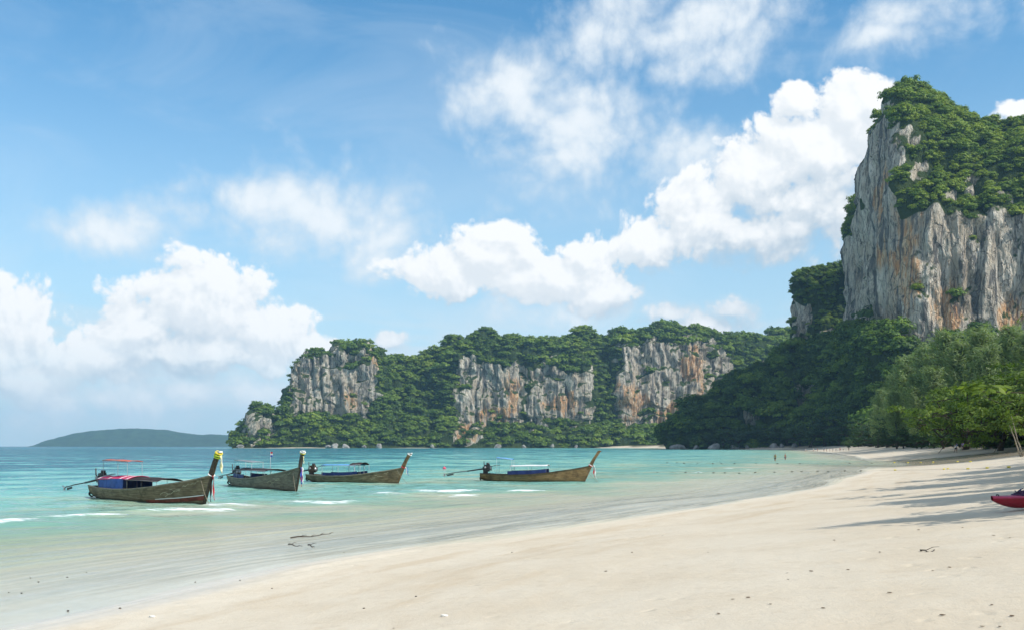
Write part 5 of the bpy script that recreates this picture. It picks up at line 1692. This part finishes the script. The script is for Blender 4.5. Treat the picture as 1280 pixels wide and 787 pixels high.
o = float_line([(834, 578), (846, 578), (855, 578.5), (872, 578.5), (891, 579), (902, 579), (918, 579), (945, 579), (972, 579), (1000, 579), (1030, 579), (1062, 578.5), (1090, 578.5), (1118, 578), (1135, 578), (1151, 578), (1166.5, 577.5), (1197, 577), (1213, 577)], 1110, 0.55)
tag(o, 'long rope strung with floats reaching the dark stream bed', 'rope')
o = float_line([(822, 590), (840, 590), (857, 590), (873, 590.5), (892, 590.5), (906, 590.5), (924, 591), (944, 590), (968, 589.5), (990, 589), (1002, 589), (1022, 588.5), (1035, 588.5), (1056, 588), (1076, 588), (1119, 587.5), (1180, 586.3), (1185, 586), (1210, 586), (1234, 585), (1261, 584)], 1100, 0.45)
tag(o, 'second rope strung with floats across the shaded sand', 'rope')
x, y = px_plane(555.5, 586)
bme = mesh_from('buoy_ball', *loft([[Vector((r * math.cos(a), r * math.sin(a), z)) for a in np.linspace(0, 2 * math.pi, 14, endpoint=False)] for z, r in ((-0.2, 0.05), (-0.16, 0.15), (-0.02, 0.22), (0.12, 0.19), (0.2, 0.09), (0.23, 0.04), (0.30, 0.035))], True, True), True, M_PINKB)
tag(link('mooring_buoy', bme), 'round pink mooring buoy floating beside the brown boat', 'buoy').location = (x, y, 0.08)

# ------------------------------------------------------------------ driftwood, leaves and bits on the sand
M_DRIFT = simple_mat('driftwood', (0.085, 0.065, 0.05), 0.85, 0.5, 10.0, 0.4)
M_LEAFD = simple_mat('dead_leaf', (0.13, 0.075, 0.035), 0.8, 0.5, 10.0)
M_SHELL = simple_mat('bleached_shell', (0.75, 0.72, 0.66), 0.6, 0.2, 8.0)


def twig(label, p0, p1, r0, branches=0):
    a, b = ground_px(*p0), ground_px(*p1)
    r = np.random.default_rng(int(p0[0]))
    e = tag(empty('driftwood_branch', (a + b) / 2), label, 'driftwood')
    c = (a + b) / 2
    k = 9
    pts = []
    for i in range(k):
        q = a + (b - a) * i / (k - 1)
        q = q + r.normal(size=3) * [0.015, 0.03, 0]
        q[2] = max(zat(q[0], q[1]), 0.0) + r0 * 0.7 + 0.02 * math.sin(i * 1.1)
        pts.append(q - c)
    V, F = tube(pts, [r0 * (1 - 0.6 * i / (k - 1)) for i in range(k)], 7)
    link('stem', mesh_from('stem', V, F, mat=M_DRIFT), e)
    for j in range(branches):
        s = pts[2 + 2 * j % (k - 2)]
        d = np.array([r.uniform(0.1, 0.25), r.uniform(-0.15, 0.15), 0.05])
        V, F = tube([s, s + d * 0.5 + [0, 0, 0.02], s + d], [r0 * 0.5, r0 * 0.4, r0 * 0.2], 5)
        link('twig', mesh_from('twig', V, F, mat=M_DRIFT), e)


twig('dark driftwood branch lying in the thin water at the tide edge', (364, 672), (411, 668), 0.022, 4)
twig('short dark stick beside the longer driftwood branch', (360, 680), (379, 683), 0.018, 1)
twig('knobbly end of driftwood below the longer branch', (386, 681), (394, 684), 0.02, 1)
twig('thin brown stick lying on the dry sand', (1150, 689), (1171, 688), 0.012, 1)


def curl_leaf(seed):
    r = np.random.default_rng(seed)
    cu, tw = r.uniform(0.4, 1.2), r.uniform(-0.8, 0.8)

    def fn(u, v):
        wd = math.sin(math.pi * (0.06 + 0.88 * u)) ** 0.8 * 0.34
        s = (v - 0.5) * 2
        return ((u - 0.5) * 1.1, s * wd, 0.16 + cu * (0.5 * s * s * wd + 0.35 * (u - 0.5) ** 2) + 0.1 * tw * s * u)
    V, F = sheet(fn, 9, 5, 0.03)
    return mesh_from('dead_leaf', V, F, True, M_LEAFD)


LEAVES = [curl_leaf(i) for i in range(4)]
PEB = [boulder_mesh(20 + i) for i in range(2)]
for m_ in PEB:
    m_.materials.clear()
PEB[0].materials.append(M_DRIFT)
PEB[1].materials.append(M_SHELL)
spots = [(1014, 714), (963, 755), (1029, 760), (1166, 713), (1187, 709), (1148, 662), (1242, 669), (1262, 672), (1178, 769), (1043, 675), (828, 669), (1265, 770), (1240, 756), (757, 714), (492, 785), (984, 716), (985, 724), (935, 747), (916, 749),
         (898, 767), (1112, 741), (1060, 712), (1250, 783), (1228, 783), (1203, 659), (1100, 690), (885, 690), (700, 742), (620, 764), (560, 720), (1010, 640), (930, 662), (1255, 708), (1215, 733), (772, 764)]
for i, (px, py) in enumerate(spots[:27]):
    g = ground_px(px, py)
    o = link('dead_leaf', LEAVES[i % 4])
    s = rf.uniform(0.03, 0.055)
    o.location = (g[0], g[1], g[2])
    o.scale = (s, s, s)
    o.rotation_euler = (0, 0, rf.uniform(0, 6.28))
    tag(o, 'curled brown dead leaf scattered on the dry sand', 'leaf', 'dead leaves on the sand')
for i, (px, py) in enumerate([(11, 740), (27, 741), (38, 722), (48, 727), (84, 721), (85, 763), (244, 727), (108, 715), (150, 760), (300, 725), (340, 735), (430, 690), (455, 760), (520, 745), (640, 690), (790, 690)]):
    g = ground_px(px, py)
    o = link('pebble', PEB[0])
    s = rf.uniform(0.009, 0.016)
    o.location = (g[0], g[1], g[2] + s * 0.3)
    o.scale = (s, s, s)
    o.rotation_euler = (0, 0, rf.uniform(0, 6.28))
    tag(o, 'small dark pebble lying on the wet sand edge', 'pebble', 'pebbles on the wet sand')
for i, (px, py) in enumerate([(190, 771), (555, 770)]):
    g = ground_px(px, py)
    o = link('shell', PEB[1])
    o.location = (g[0], g[1], g[2] + 0.01)
    o.scale = (0.035, 0.03, 0.03)
    tag(o, ('bleached white shell on the damp sand' if i == 0 else 'bleached white shell on the drier sand'), 'shell')

# ------------------------------------------------------------------ the air over the bay
def build_haze():
    me = bpy.data.meshes.new('haze')
    bm = bmesh.new()
    bmesh.ops.create_cube(bm, size=1.0)
    bm.to_mesh(me)
    bm.free()
    o = link('haze', me)
    o.scale = (18400, 9100, 330)
    o.location = (0, 4460, 330 / 2 - 22)
    mt, n = material('sea_air')
    vol = n.n('ShaderNodeVolumePrincipled', {'Color': (0.38, 0.70, 0.97), 'Density': HAZE, 'Anisotropy': 0.0})
    n.n('ShaderNodeOutputMaterial', {'Volume': vol.outputs[0]})
    me.materials.append(mt)
    tag(o, 'thin pale blue sea haze filling the bay', 'haze', kind='stuff')


HAZE = 0.00008
build_haze()
